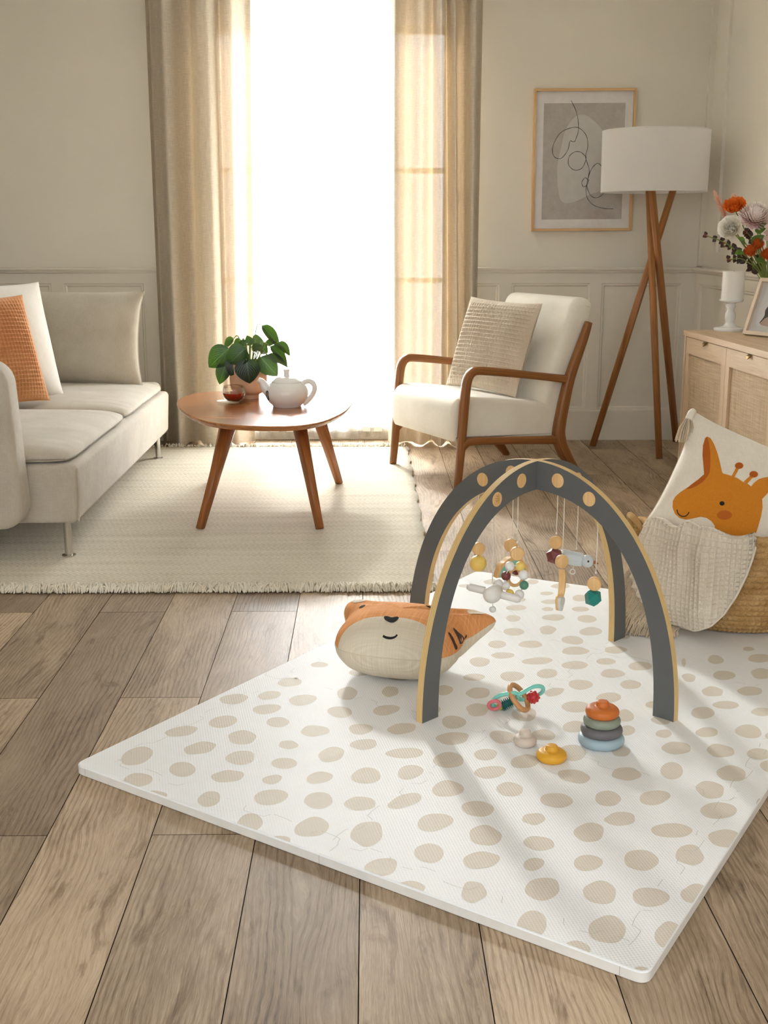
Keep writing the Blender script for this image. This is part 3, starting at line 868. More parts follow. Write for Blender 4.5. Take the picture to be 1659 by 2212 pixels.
    groove(mF + LF.normalized() * e + FR.normalized() * e, mL - LF.normalized() * e + FR.normalized() * e, 1)
    groove(mF + FR.normalized() * e + LF.normalized() * e, mF + FR.normalized() * 2.3 + LF.normalized() * e, 1)
    groove(mL + (mB_ - mL).normalized() * e - LF.normalized() * e, mB_ - (mB_ - mL).normalized() * e - LF.normalized() * e, 1)
    groove(mF + LF * .49, mF + LF * .49 + (mB_ - mL), 1)
    for q in (.60, 1.2):
        a = mF + FR.normalized() * q; groove(a, a + LF, 1)
    # joint lines on the cut edge
    for q in (.03, .51, .965):
        p = mL.lerp(mF, q if q > .03 else .026); d = (mF - mL).normalized(); nn = V3((d.y, -d.x, 0)) * .0004
        if nn.y > 0: nn = -nn
        mb.add([V3((p.x, p.y, .002)) + nn - d * .0005, V3((p.x, p.y, .002)) + nn + d * .0005, V3((p.x, p.y, MT - .002)) + nn + d * .0005, V3((p.x, p.y, MT - .002)) + nn - d * .0005], [(0, 1, 2, 3)], 3)
    o = mb.build('foam_play_mat', [M['foam'], M['foamside'], M['dot'], M['seam']], origin=org, angle=30)
    return tag(o, 'white foam puzzle play mat printed with irregular beige spots on the floor', 'play mat')
build_mat()
# ================================================================ CUSHION SHAPES
class Pillow:
    def __init__(s, c, ex, ey, w, h, t, pinch=.10, n=2.2, e=.55, ear=.0, waffle=0, depth=.004, sag=0):
        s.c = V3(c); s.ex = V3(ex).normalized(); s.ey = V3(ey); s.ey = (s.ey - s.ex * s.ey.dot(s.ex)).normalized(); s.ez = s.ex.cross(s.ey)
        s.w, s.h, s.t, s.pinch, s.n, s.e, s.waffle, s.depth, s.sag = w, h, t, pinch, n, e, waffle, depth, sag
    def pt(s, u, v, side=1, off=0):
        a, b = min(1, abs(u)), min(1, abs(v))
        x = s.w / 2 * u * (1 - s.pinch * (1 - b ** 2.5) * a ** 2); y = s.h / 2 * v * (1 - s.pinch * (1 - a ** 2.5) * b ** 2)
        y -= s.sag * s.h * (1 - a * a) * max(0, v) ** 2
        z = s.t / 2 * (max(0, 1 - a ** s.n) * max(0, 1 - b ** s.n)) ** s.e
        # soft random creases near the seam
        z *= 1 + .05 * math.sin(9 * u + 5 * v) * (a * b)
        if s.waffle:
            cu, cv = math.sin(PI * s.w * u / 2 / s.waffle), math.sin(PI * s.h * v / 2 / s.waffle)
            z -= s.depth * smoothstep(.10, .62, min(abs(cu), abs(cv))) * min(1, 4 * (1 - max(a, b)))
        return s.c + s.ex * x + s.ey * y + s.ez * (side * (z + off))
    def mesh(s, nu=40, nv=40, mb=None, mi=0):
        mb = mb or MB()
        f = lambda q: math.sin((q - .5) * PI) if not s.waffle else (q * 2 - 1)
        for sd in (1, -1):
            mb.grid(lambda u, v: (s.pt(f(u), f(v), sd), (s.w / 2 * f(u), s.h / 2 * f(v))), nu, nv, mi, flip=sd < 0)
        return mb
    def build(s, name, mat, parent=None, nu=40, nv=40, **kw):
        return weld(s.mesh(nu, nv).build(name, mat, parent, angle=180, **kw), 1e-5)
    def seam(s, name, mat, parent, r=.0022):
        P = []
        N = 40
        for k in range(N): P.append(s.pt(-1 + 2 * k / N, -1))
        for k in range(N): P.append(s.pt(1, -1 + 2 * k / N))
        for k in range(N): P.append(s.pt(1 - 2 * k / N, 1))
        for k in range(N): P.append(s.pt(-1, 1 - 2 * k / N))
        return MB().tube(P, r, 6, closed=True).build(name, mat, parent, angle=180)

def puff(x0, x1, y0, y1, zb, zt, crown, n=5, e=.5, nu=44, nv=44, rnd=.9):
    """seat cushion: flat-bottomed rounded slab with a soft crown"""
    mb = MB(); cx, cy, w, h = (x0 + x1) / 2, (y0 + y1) / 2, x1 - x0, y1 - y0
    f = lambda q: math.copysign(abs(math.sin((q - .5) * PI)) ** .8, q - .5)
    zm = zb + (zt - zb) * .35
    for sd in (1, -1):
        def fn(u, v):
            U, W = f(u), f(v)
            sq = (max(0, 1 - abs(U) ** 9) * max(0, 1 - abs(W) ** 9)) ** .42
            k = 1 - .012 * (1 - abs(W) ** 2) * abs(U) - 0
            rr = 1 - .035 * (abs(U) ** 8) * (abs(W) ** 8)
            if sd > 0: z = zm + (zt - zm) * sq + crown * (1 - U * U) * (1 - W * W) * sq + .0022 * math.sin(40 * W + 6 * U) * abs(U) ** 4 * sq
            else: z = zm - (zm - zb) * sq
            return V3((cx + w / 2 * U * k * rr, cy + h / 2 * W * rr, z)), (w / 2 * U, h / 2 * W)
        mb.grid(fn, nu, nv, flip=sd < 0)
    return mb

# ================================================================ SOFA
def build_sofa():
    z0 = .010
    so = thing('sofa', (-1.55, 4.7, z0), 'cream fabric sofa with chrome legs on the rug at the left wall', 'sofa')
    x0, x1, y0, y1 = -2.12, -.945, 3.795, 5.635
    pr = []
    # base: rounded in the x-z section, lofted along y
    def rrect(a0, a1, b0, b1, r, n=5):
        o = []
        for (cx, cy, s) in ((a1 - r, b0 + r, -PI / 2), (a1 - r, b1 - r, 0), (a0 + r, b1 - r, PI / 2), (a0 + r, b0 + r, PI)):
            for k in range(n + 1): t = s + PI / 2 * k / n; o.append((cx + r * math.cos(t), cy + r * math.sin(t)))
        return o
    MB().loft(rrect(x0, x1, .122, .318, .022), lambda a, b, w: V3((a + .010 * (b - .12) / .2, w, b)), y0, y1, .018).build('base', M['sofa'], so, angle=180)
    MB().tube([(x1 + .003, y0 + .006, .13), (x1 + .010, y0 + .004, .22), (x1 + .008, y0 + .006, .305)], .0028, 6).build('piping', M['sofa_piping'], so)
    for (a, b) in ((3.80, 4.735), (4.745, 5.62)):
        weld(puff(-2.05, x1 - .008, a, b, .312, .372, .018).build('seat_cushion', M['sofa'], so, angle=180))
    # armrest at the near end, backrest along the left, low rim at the far end
    MB().loft(rrect(-2.2, -1.096, .128, .662, .075, 7), lambda a, b, w: V3((a - .028 * (b - .13) / .54 + .012, w, b)), 3.675, 3.80, .028).build('armrest', M['sofa'], so, angle=180)
    MB().loft(rrect(3.68, 5.72, .128, .66, .06, 7), lambda a, b, w: V3((w, a, b)), -2.26, -2.11, .03).build('backrest', M['sofa'], so, angle=180)
    MB().loft(rrect(-2.2, -.985, .128, .352, .03, 6), lambda a, b, w: V3((a, w, b)), 5.60, 5.72, .025).build('end_panel', M['sofa'], so, angle=180)
    for x, y in ((-.985, 3.815), (-.985, 5.55), (-2.08, 3.83), (-2.08, 5.6)):
        MB().lathe((x, y, z0), [(.022, 0), (.022, .004), (.0125, .006), (.0125, .118)], 20).build('leg', M['chrome'], so)
    # loose end cushion leaning on the far end
    ey = V3((0, .20, 1)).normalized()
    c = V3((-1.462, 5.485, .580))
    p = Pillow(c, (1, 0.02, -.025), ey, .89, .44, .22, .06, 2.5, .52)
    b = p.build('sofa_back_cushion', M['sofa'], None, 50, 40, origin=tuple(c - V3((0, 0, .2))))
    tag(b, 'large cream back cushion leaning at the far end of the sofa', 'cushion')
    p.seam('piping', M['sofa_piping'], b)
build_sofa()

def sofa_pillows():
    ey = V3((-.26, .20, 1)).normalized(); ex = V3((.62, .80, 0))
    # orange waffle pillow: far lower corner near the photo's (110, 857)
    w = .46
    exn = ex.normalized()
    corner = V3((-1.285, 4.84, .382))
    c = corner - exn * (w / 2) + ey * (w / 2 * .96) + V3((0, 0, 0))
    p = Pillow(c, ex, ey, w, .44, .15, .05, 2.2, .55, waffle=.0165, depth=.0055)
    o = p.build('throw_pillow', M['rust_waffle'], None, 196, 188, origin=tuple(c - ey * .22))
    tag(o, 'burnt orange waffle knit pillow in front of a white pillow on the sofa', 'pillow')
    ey2 = V3((-.20, .20, 1)).normalized(); ex2 = V3((.66, .75, 0)).normalized()
    corner = V3((-1.285, 5.04, .382))
    c2 = corner - ex2 * .25 + ey2 * .235 + V3((0, 0, 0))
    q = Pillow(c2, ex2, ey2, .50, .49, .17, .05, 2.3, .52)
    tag(q.build('throw_pillow', M['white_cotton'], None, 44, 44, origin=tuple(c2 - ey2 * .25)), 'plain white pillow between the orange pillow and the back cushion', 'pillow')
sofa_pillows()

# ================================================================ COFFEE TABLE
ZT = .398
def build_table():
    t = thing('coffee_table', (-.39, 4.62, .010), 'brown wooden coffee table with rounded top and splayed legs on the rug', 'coffee table')
    px = [(382, 869), (386, 880), (402, 893), (430, 906), (470, 914.5), (520, 919), (580, 921), (640, 919.5), (690, 912), (726, 899), (750, 884), (762, 868), (764, 857), (752, 848)]
    left = [(466, 845.5), (426, 848.5), (400, 855), (387, 862)]
    pts = [on_z(x, y, ZT).xy for x, y in px]
    pts += [(-.10, 4.93), (-.19, 4.995), (-.32, 5.025), (-.44, 5.02)] + [on_z(x, y, ZT).xy for x, y in left]
    O = spline([tuple(p) for p in pts], 7, True)
    cx = sum(p.x for p in O) / len(O); cy = sum(p.y for p in O) / len(O)
    mb = MB(); n = len(O)
    def ring(ins, z):
        r = []
        for p in O:
            d = Vector((cx - p.x, cy - p.y)); d.normalize(); r.append(V3((p.x + d.x * ins, p.y + d.y * ins, z)))
        return r
    L = [ring(.05, ZT - .024), ring(.012, ZT - .019), ring(.001, ZT - .007), ring(0, ZT - .004), ring(.0015, ZT - .001), ring(.004, ZT)]
    for k in range(len(L) - 1): mb.add(L[k] + L[k + 1], [(i, (i + 1) % n, n + (i + 1) % n, n + i) for i in range(n)])
    mb.add(L[-1], [tuple(range(n))]); mb.add(L[0], [tuple(range(n))[::-1]])
    mb.build('tabletop', M['table_wood'], t, angle=35)
    feet = [on_z(432, 1143, .01), on_z(691, 1143, .01), on_z(733, 1044, .01), V3((-.665, 5.0, .01))]
    tops = [(-.502, 4.36), (-.254, 4.36), (-.215, 4.80), (-.55, 4.80)]
    for f, q in zip(feet, tops):
        top = V3((q[0], q[1], ZT - .02))
        MB().tube([f, f.lerp(top, .5), top], [.0155, .021, .029], 20, sq=.55, up=(V3((cx, cy, 0)) - V3((f.x, f.y, 0))).normalized(), asp=.8).build('leg', M['table_leg'], t, angle=180)
build_table()

# ---------------- things on the table
def leaf_mesh(mb, base, d, up, L, W, curl=.5, fold=.25, mi=0, tipn=1.0, nv=10):
    """one leaf blade from base along d, drooping by curl (radians)"""
    d = V3(d).normalized(); up = V3(up); sd = d.cross(up).normalized(); up = sd.cross(d).normalized()
    def fn(u, v):
        a = curl * v
        k = L * (math.sin(a) / curl if abs(curl) > 1e-3 else v); h = -L * ((1 - math.cos(a)) / curl if abs(curl) > 1e-3 else 0)
        wv = W / 2 * (math.sin(PI * min(1, v ** .72 * 1.0)) ** .75 * (1 - .25 * v ** 4)) if 0 < v < 1 else 0
        U = u * 2 - 1
        nd = up * math.cos(a) + d * math.sin(a)
        return base + d * k + up * h + sd * (U * wv) + nd * (abs(U) ** 1.4 * wv * fold), (U, v)
    mb.grid(fn, 6, nv, mi)

def build_pot_plant():
    c = on_z(537, 861, ZT); c = V3((c.x, c.y + .02, ZT))
    pot = thing('potted_plant', tuple(c), 'green leafy plant in a pink clay pot on the coffee table', 'potted plant')
    R = .0745
    MB().lathe(c, [(0, 0), (.040, 0), (.041, .004), (.041, .014), (.043, .017), (.060, .024), (.070, .036), (.0735, .052), (R, .07), (R, .148), (R - .001, .150), (R - .006, .150), (R - .007, .148), (R - .007, .135), (0, .135)], 48).build('pot', M['terracotta'], pot, angle=50)
    MB().lathe(c, [(R - .0072, .128), (.05, .137), (0, .139)], 24).build('soil', M['soil'], pot, angle=180)
    o = c + V3((0, 0, .135))
    # (start-of-blade px, tip px, depth offset, width, blade face tilt)
    Y = c.y
    LV = [((495, 752), (460, 790), -.03, .070, 'f'), ((532, 752), (503, 782), -.07, .070, 'f'), ((489, 782), (477, 823), -.03, .046, 'f'), ((509, 775), (500, 806), -.045, .050, 'f'),
          ((532, 775), (537, 820), -.085, .078, 'f'), ((562, 771), (590, 808), -.06, .062, 'f'), ((565, 703), (601, 744), .02, .050, 's'), ((583, 748), (617, 780), .0, .045, 's'),
          ((600, 740), (624, 763), .03, .040, 's'), ((578, 766), (617, 788), -.03, .034, 's'), ((505, 731), (486, 748), .02, .034, 's'), ((523, 738), (506, 748), .01, .040, 's'),
          ((545, 757), (563, 748), -.03, .036, 'b'), ((542, 747), (535, 728), .03, .028, 'b'), ((546, 742), (566, 738), .06, .060, 'b'), ((528, 748), (523, 736), -.02, .034, 'b'),
          ((575, 745), (594, 738), .02, .030, 's'), ((505, 770), (486, 796), .03, .040, 'f'), ((586, 775), (608, 783), .03, .030, 's'), ((560, 752), (576, 760), .07, .05, 'b')]
    for (b, t, dy, w, k) in LV:
        B = on_y(*b, Y + dy); T = on_y(*t, Y + dy - (.015 if k == 'f' else 0))
        d = T - B; L = d.length * 1.22; w *= 1.32
        toward = V3((0, -1, .25)) if k == 'f' else (V3((.2, -.55, .8)) if k == 's' else V3((0, -.6, .8)))
        mb = MB(); leaf_mesh(mb, B, d + V3((0, 0, .12 * L)), toward, L, w, .5, .22)
        lf = mb.build('leaf', M['leaf'], pot, angle=180, fix=False)
        st = o + V3(((B.x - c.x) * .28, dy * .35, 0))
        mid = st.lerp(B, .5) + V3((0, 0, .030 + .25 * max(0, B.z - o.z)))
        cv = spline([tuple(st), tuple(mid), tuple(B), tuple(B + d * .12)], 6)
        MB().tube(cv, [.0026 - .0013 * i / len(cv) for i in range(len(cv))], 7).build('stem', M['stem'], lf, angle=180)
build_pot_plant()

def build_cup():
    c = on_z(506, 870, ZT)
    s = thing('saucer', tuple(c), 'clear glass saucer under the cup of red tea on the table', 'saucer')
    MB().lathe(c, [(0, .0008), (.028, .0008), (.050, .004), (.066, .0075), (.067, .0085), (.066, .0095), (.050, .006), (.028, .003), (0, .003)], 40).build('dish', M['cupglass'], s, angle=180)
    b = c + V3((0, 0, .0035))
    k = thing('teacup', tuple(b), 'round clear glass cup of red tea standing on a glass saucer', 'cup')
    MB().lathe(b, [(0, 0), (.020, 0), (.026, .002), (.038, .014), (.0445, .028), (.0455, .040), (.043, .053), (.0395, .064), (.038, .064), (.0415, .053), (.0438, .040), (.043, .029), (.0365, .0155), (.025, .004), (0, .003)], 40).build('bowl', M['cupglass'], k, angle=180)
    te = NT('red_tea'); te.principled(lin((176, 40, 8)), .08, None, 0, .5)
    MB().lathe(b, [(0, .0036), (.0245, .0045), (.036, .016), (.0424, .0295), (.0428, .036), (0, .036)], 36).build('tea', te.m, k, angle=60)
    h = b + V3((.012, -.042, 0)); P = [(0, 0, .050), (.004, -.016, .052), (.007, -.024, .040), (.006, -.020, .026), (.0, -.003, .019)]
    MB().tube(spline([tuple(h + V3(p)) for p in P], 6), .0028, 10).build('handle', M['cupglass'], k, angle=180)
build_cup()

def build_teapot():
    c = on_z(619, 880.5, ZT); c = V3((c.x, c.y + .035, ZT))
    t = thing('teapot', tuple(c), 'white porcelain teapot standing to the right of the plant pot', 'teapot')
    MB().lathe(c, [(0, .002), (.050, .002), (.052, 0), (.055, .002), (.056, .006), (.068, .016), (.079, .034), (.083, .050), (.0815, .064), (.074, .079), (.060, .091), (.054, .0945), (.050, .096), (0, .096)], 56).build('body', M['porcelain'], t, angle=60)
    lid = MB().lathe(c, [(.0575, .0925), (.0575, .0955), (.050, .100), (.042, .108), (.028, .113), (.012, .1155), (0, .116)], 40).build('lid', M['porcelain'], t, angle=70)
    MB().lathe(c, [(.014, .1135), (.0100, .119), (.0098, .128), (.0125, .136), (.0120, .141), (.007, .143), (0, .1415)], 24).build('knob', M['porcelain'], lid, angle=180)
    sp = spline([tuple(c + V3(p)) for p in ((-.055, -.008, .050), (-.074, -.010, .064), (-.086, -.011, .082), (-.094, -.012, .096), (-.108, -.013, .104))], 6)
    MB().tube(sp, [.026 - .0165 * (i / (len(sp) - 1)) ** .8 for i in range(len(sp))], 18).build('spout', M['porcelain'], t, angle=180)
    hd = spline([tuple(c + V3(p)) for p in ((.058, -.006, .086), (.078, -.008, .097), (.098, -.009, .092), (.107, -.010, .072), (.098, -.009, .046), (.078, -.008, .022), (.062, -.007, .010))], 7)
    MB().tube(hd, .0065, 14, asp=1.5, up=(0, 1, 0)).build('handle', M['porcelain'], t, angle=180)
    # small printed oval on the belly
    P = []
    for k in range(28):
        a = 2 * PI * k / 28; z = .047 + .0165 * math.copysign(abs(math.sin(a)) ** .6, math.sin(a)); th = PI + .52 + .085 * math.copysign(abs(math.cos(a)) ** .6, math.cos(a))
        r = interp([.016, .034, .050, .064, .079], [.068, .079, .083, .0815, .074], z) + .0006
        P.append(c + V3((r * math.cos(th), r * math.sin(th), z)))
    MB().tube(P, .0022, 6, closed=True).build('printed_emblem', M['black_tag'], t, angle=180, label='black printed oval on the belly')
build_teapot()

# ================================================================ ARMCHAIR
def build_chair():
    P0 = on_z(845, 1005, 0); B0 = on_z(1093, 981, 0)
    d = (B0 - P0); d.z = 0; d.normalize(); a = V3((d.y, -d.x, 0)); W = .62
    P0 = V3((P0.x, P0.y, 0))
    mp = lambda s, z, w: P0 + d * s + a * w + V3((0, 0, z))
    ctr = mp(.31, 0, W / 2)
    ch = thing('armchair', tuple(ctr), 'walnut framed armchair with ivory upholstery in front of the right curtain', 'armchair')
    zr = .011
    for w in (.017, W - .017):
        leg = spline([(.0, 0.0 if w > .1 else zr), (.010, .11), (.020, .24), (.029, .37), (.037, .440), (.048, .472), (.066, .488), (.092, .492), (.17, .484), (.30, .467), (.42, .450), (.515, .436), (.548, .432)], 5)
        N = len(leg)
        rad = [interp([0, .25, .5, .8, 1], [.0135, .0175, .0165, .0145, .016], i / (N - 1)) for i in range(N)]
        MB().tube([mp(q.x, q.y, w) for q in leg], rad, 18, sq=.62, up=tuple(a), asp=1.12).build('front_leg', M['chair_wood'], ch, angle=180)
        back = spline([(.640, .672), (.618, .61), (.582, .52), (.550, .435), (.524, .33), (.506, .235), (.505, .185), (.520, .140), (.556, .082), (.592, .036), (.620, 0)], 5)
        N = len(back)
        rad = [interp([0, .1, .4, .62, .75, 1], [.014, .017, .022, .025, .024, .013], i / (N - 1)) for i in range(N)]
        MB().tube([mp(q.x, q.y, w) for q in back], rad, 18, sq=.62, up=tuple(a), asp=1.1).build('back_leg', M['chair_wood'], ch, angle=180)
        rl = spline([(.012, .150), (.030, .188), (.075, .200), (.25, .190), (.42, .178), (.49, .172), (.515, .150)], 5); N = len(rl)
        MB().tube([mp(q.x, q.y, w) for q in rl], [interp([0, .15, .5, .85, 1], [.010, .018, .0165, .019, .014], i / (N - 1)) for i in range(N)], 16, sq=.62, up=tuple(a), asp=1.0).build('side_rail', M['chair_wood'], ch, angle=180)
    for s, z in ((.095, .196), (.46, .172)):
        MB().tube([mp(s, z, .02), mp(s, z, W - .02)], .015, 14, sq=.6, up=(0, 0, 1)).build('cross_rail', M['chair_wood'], ch, angle=180)
    seat = spline([(-.014, .212), (-.018, .29), (-.010, .346), (.020, .374), (.08, .378), (.25, .358), (.40, .338), (.50, .320), (.545, .29), (.53, .20), (.48, .174), (.25, .186), (.03, .194)], 6, True)
    MB().loft([tuple(q) for q in seat], lambda s, z, w: mp(s, z + .014 * (1 - ((w - W / 2) / (W / 2)) ** 2) * smoothstep(.28, .34, z), w), .036, W - .036, .022, steps=6).build('seat', M['chair_cloth'], ch, angle=180)
    bk = spline([(.435, .335), (.47, .44), (.515, .57), (.555, .69), (.572, .742), (.598, .768), (.64, .772), (.676, .754), (.682, .715), (.65, .60), (.60, .46), (.565, .34), (.535, .25), (.49, .238), (.45, .27)], 6, True)
    MB().loft([tuple(q) for q in bk], lambda s, z, w: mp(s + .012 * (1 - ((w - W / 2) / (W / 2)) ** 2) * -1, z + .006 * (1 - ((w - W / 2) / (W / 2)) ** 2), w), .037, W - .037, .030, steps=7).build('backrest', M['chair_cloth'], ch, angle=180)
    # waffle cushion leaning on the backrest, turned towards the camera
    w = .40
    corner = mp(.31, .375, .235)            # lower edge rests on the seat
    ey = (d * .36 + V3((0, 0, 1)) + a * .08).normalized()
    ex = (a * .96 + d * .16 - V3((0, 0, .02))).normalized()
    c = mp(.372, .556, .262)
    p = Pillow(c, ex, ey, .475, .42, .13, .05, 2.3, .55, waffle=.0185, depth=.0065)
    tag(p.build('waffle_cushion', M['beige_waffle'], None, 208, 184, origin=tuple(c - ey * .2)), 'beige waffle knit cushion leaning on the armchair backrest', 'cushion')
build_chair()

# ================================================================ FLOOR LAMP
def build_lamp():
    c = V3((1.363, 5.83, 0))
    l = thing('floor_lamp', tuple(c), 'tripod floor lamp with crossed wooden legs and white drum shade', 'floor lamp')
    A = on_z(1424, 990, 0); B = on_z(1280, 963, 0); C = V3((1.585, 6.03, 0))
    for f, t in ((A, V3((1.352, 5.915, 1.272))), (B, V3((1.452, 5.80, 1.272))), (C, V3((1.322, 5.735, 1.272)))):
        up = V3((f.y - c.y, c.x - f.x, 0)).normalized()
        MB().tube([f, f.lerp(t, .5), t], [.0135, .0150, .0135], 20, sq=.5, up=tuple(up), asp=1.15).build('leg', M['lamp_wood'], l, angle=180)
    MB().sphere((1.368, 5.825, .952), .014, 14, 8).build('pivot', M['brass'], l, angle=180)
    sc = V3((1.358, 5.83, 0))
    R0, R1, za, zb, th = .247, .250, 1.232, 1.508, .0025
    MB().grid(lambda u, v: (sc + V3(((R0 + (R1 - R0) * v) * math.cos(2 * PI * u), (R0 + (R1 - R0) * v) * math.sin(2 * PI * u), za + (zb - za) * v)), (u * 1.55, v * .276)), 72, 6, closeu=True).build('lamp_shade', M['shade'], l, angle=50)
    for r, z in ((R0, za), (R1, zb)):
        rg = MB(); rg.tube([sc + V3(((r - .001) * math.cos(2 * PI * k / 64), (r - .001) * math.sin(2 * PI * k / 64), z)) for k in range(64)], .0026, 6, closed=True); rg.build('shade_ring', M['shade'], l, angle=180)
    sp = MB()
    for k in range(3):
        t = 2 * PI * k / 3 + .3; sp.tube([sc + V3((0, 0, 1.275)), sc + V3(((R0 - .004) * math.cos(t), (R0 - .004) * math.sin(t), 1.275))], .0022, 6)
    sp.build('spider', M['chrome'], l, angle=180)
    MB().lathe(sc, [(.02, 1.262), (.022, 1.30), (.016, 1.32), (0, 1.32)], 16).build('socket', M['porcelain'], l)
    MB().sphere(sc + V3((0, 0, 1.355)), (.03, .03, .04), 16, 10).build('bulb', M['porcelain'], l, angle=180)
build_lamp()

# ================================================================ PICTURE
def build_picture():
    yb = YW + .025
    q = [on_y(x, y, yb - .016) for x, y in ((1153, 192), (1374.5, 190), (1363.5, 498), (1148.5, 499))]
    c = sum(q, V3()) / 4
    ex = ((q[1] - q[0]) + (q[2] - q[3])).normalized(); w = ((q[1] - q[0]).length + (q[2] - q[3]).length) / 2
    ez = V3((0, -1, 0)); ey = ez.cross(ex).normalized(); h = ((q[0] - q[3]).length + (q[1] - q[2]).length) / 2
    R = Matrix((ex, ey, ez)).transposed()
    p = thing('framed_picture', (c.x, yb, c.z), 'framed abstract line drawing with a pale oak frame hanging behind the lamp', 'picture')
    P = lambda a, b, z: c + ex * (a * w / 2) + ey * (b * h / 2) + ez * z
    f = MB(); fw = .012
    for s in (-1, 1):
        f.box(c + ex * (s * (w / 2 - fw / 2)), (fw, h, .026), R); f.box(c + ey * (s * (h / 2 - fw / 2)), (w - 2 * fw, fw, .026), R)
    f.build('frame', M['oak_frame'], p, smooth=False, bevel=.0015)
    m = MB(); m.box(c - ez * .006, (w - .022, h - .022, .006), R); m.build('mount', M['passepartout'], p, smooth=False)
    aw, ah = .80, .855
    b0, b1 = -.835, .80
    s = MB(); s.add([P(-aw, b0, -.0025), P(aw, b0, -.0025), P(aw, b1, -.0025), P(-aw, b1, -.0025)], [(0, 1, 2, 3)]); art_o = s.build('print', M['art'], p, smooth=False)
    # px on the photo -> picture coordinates
    def pc(x, y):
        r = on_y(x, y, yb - .016) - c; return (r.dot(ex) / (w / 2), r.dot(ey) / (h / 2))
    bl = [(1242, 253), (1262, 248), (1284, 262), (1303, 285), (1318, 330), (1322, 380), (1300, 410), (1275, 420), (1240, 436), (1215, 436), (1206, 410), (1204, 360), (1212, 320), (1222, 280)]
    O = spline([pc(*k) for k in bl], 6, True)
    MB().add([P(k.x, k.y, -.0018) for k in O], [tuple(range(len(O)))]).build('pale_shape', M['art_blob'], art_o, smooth=False)
    def line(pts, wd=.0024):
        q = spline([pc(*k) for k in pts], 8); mb = MB()
        pp = [P(k.x, k.y, -.0012) for k in q]
        for i in range(len(pp)):
            pass
        mb.tube(pp, wd / 2, 5, asp=.5, up=tuple(ex)) if False else mb.tube(pp, [wd / 2 * (.8 + .4 * math.sin(i * .37) ** 2) for i in range(len(pp))], 6)
        return mb
    z = MB()
    for pts in ([(1234, 217), (1246, 245), (1250, 278), (1244, 300), (1240, 306), (1232, 304)], [(1231, 305), (1226, 325), (1212, 342), (1197, 338), (1194, 318), (1208, 290), (1230, 277), (1250, 276), (1266, 292), (1270, 315), (1265, 337), (1268, 350), (1273, 368), (1270, 386), (1268, 402), (1276, 422), (1290, 427), (1305, 415), (1310, 390), (1303, 366), (1292, 353), (1280, 362), (1272, 380), (1266, 410), (1270, 430), (1284, 444), (1305, 450), (1325, 451)],
                [(1265, 338), (1255, 329), (1242, 328), (1230, 338), (1228, 355), (1240, 367), (1256, 364), (1265, 348), (1266, 338)], [(1272, 390), (1264, 384), (1257, 394), (1260, 403), (1268, 400), (1272, 388)]):
        m2 = line(pts); z.add(m2.v, m2.f)
    z.build('ink_line', M['ink'], art_o, angle=180)
    g = MB(); g.box(c + ez * .002, (w - .022, h - .022, .002), R); g.build('glazing', M['pane'], p, smooth=False)
build_picture()

# ================================================================ SIDEBOARD
ZC = .658
CF = V3((1.300, 4.905, 0)); CU = V3((.046, -1, 0)).normalized(); CD = V3((1, .046, 0)).normalized()   # front far corner, towards camera, towards wall
def cab(u, v, z): return CF + CU * u + CD * v + V3((0, 0, z))
def build_cabinet():
    Lc, D = 1.0, .300
    R = Matrix((CU, CD, V3((0, 0, 1)))).transposed()
    o = thing('sideboard', tuple(cab(Lc / 2, D / 2, 0)), 'light oak sideboard with woven cane doors against the right wall', 'sideboard')
    def bx(mb, u0, u1, v0, v1, z0, z1): mb.box(cab((u0 + u1) / 2, (v0 + v1) / 2, (z0 + z1) / 2), (u1 - u0, v1 - v0, z1 - z0), R)
    t = MB(); bx(t, -.004, Lc + .004, -.004, D, ZC - .022, ZC); t.build('top_panel', M['cab_wood'], o, smooth=False, bevel=.002)
    b = MB()
    for u in (0, Lc - .018): bx(b, u, u + .018, 0, D, .012, ZC - .022)
    bx(b, .018, Lc - .018, .02, D, .012, .05); bx(b, .018, Lc - .018, D - .012, D, .05, ZC - .022)
    b.build('carcass', M['cab_wood'], o, smooth=False, bevel=.001)
    s = MB(); bx(s, .02, Lc - .02, .03, .035, .05, ZC - .024); s.build('inner_board', M['cab_wood'], o, smooth=False)
    n = 2; dw = (Lc - .036 - .003 * (n + 1)) / n
    for i in range(n):
        u0 = .018 + .003 + i * (dw + .003); u1 = u0 + dw; z0, z1 = .055, ZC - .0255
        f = MB(); st = .040; rt = .066
        bx(f, u0, u0 + st, 0.002, .022, z0, z1); bx(f, u1 - st, u1, .002, .022, z0, z1); bx(f, u0 + st, u1 - st, .002, .022, z1 - rt, z1); bx(f, u0 + st, u1 - st, .002, .022, z0, z0 + rt)
        dr = f.build('door', M['cab_wood'], o, smooth=False, bevel=.0012)
        c = MB(); a0, a1, c0, c1 = u0 + st, u1 - st, z0 + rt, z1 - rt
        c.add([cab(a0, .012, c0), cab(a1, .012, c0), cab(a1, .012, c1), cab(a0, .012, c1)], [(0, 1, 2, 3)], 0, [(0, 0), (a1 - a0, 0), (a1 - a0, c1 - c0), (0, c1 - c0)])
        c.add([cab(a0, .016, c0), cab(a1, .016, c0), cab(a1, .016, c1), cab(a0, .016, c1)], [(3, 2, 1, 0)])
        c.build('cane_panel', M['cane'], dr, smooth=False)
        h = MB(); um = (u0 + u1) / 2 + .008
        vs = [cab(um - .020, .001, z1 - .0005), cab(um + .020, .001, z1 - .0005), cab(um + .013, -.009, z1 - .006), cab(um, -.011, z1 - .018), cab(um - .013, -.009, z1 - .006), cab(um, .0015, z1 - .012)]
        h.add(vs, [(0, 1, 2, 4), (4, 2, 3), (0, 4, 5), (4, 3, 5), (1, 5, 2), (2, 5, 3), (0, 5, 1)])
        h.build('handle', M['brass'], dr, smooth=False)
build_cabinet()

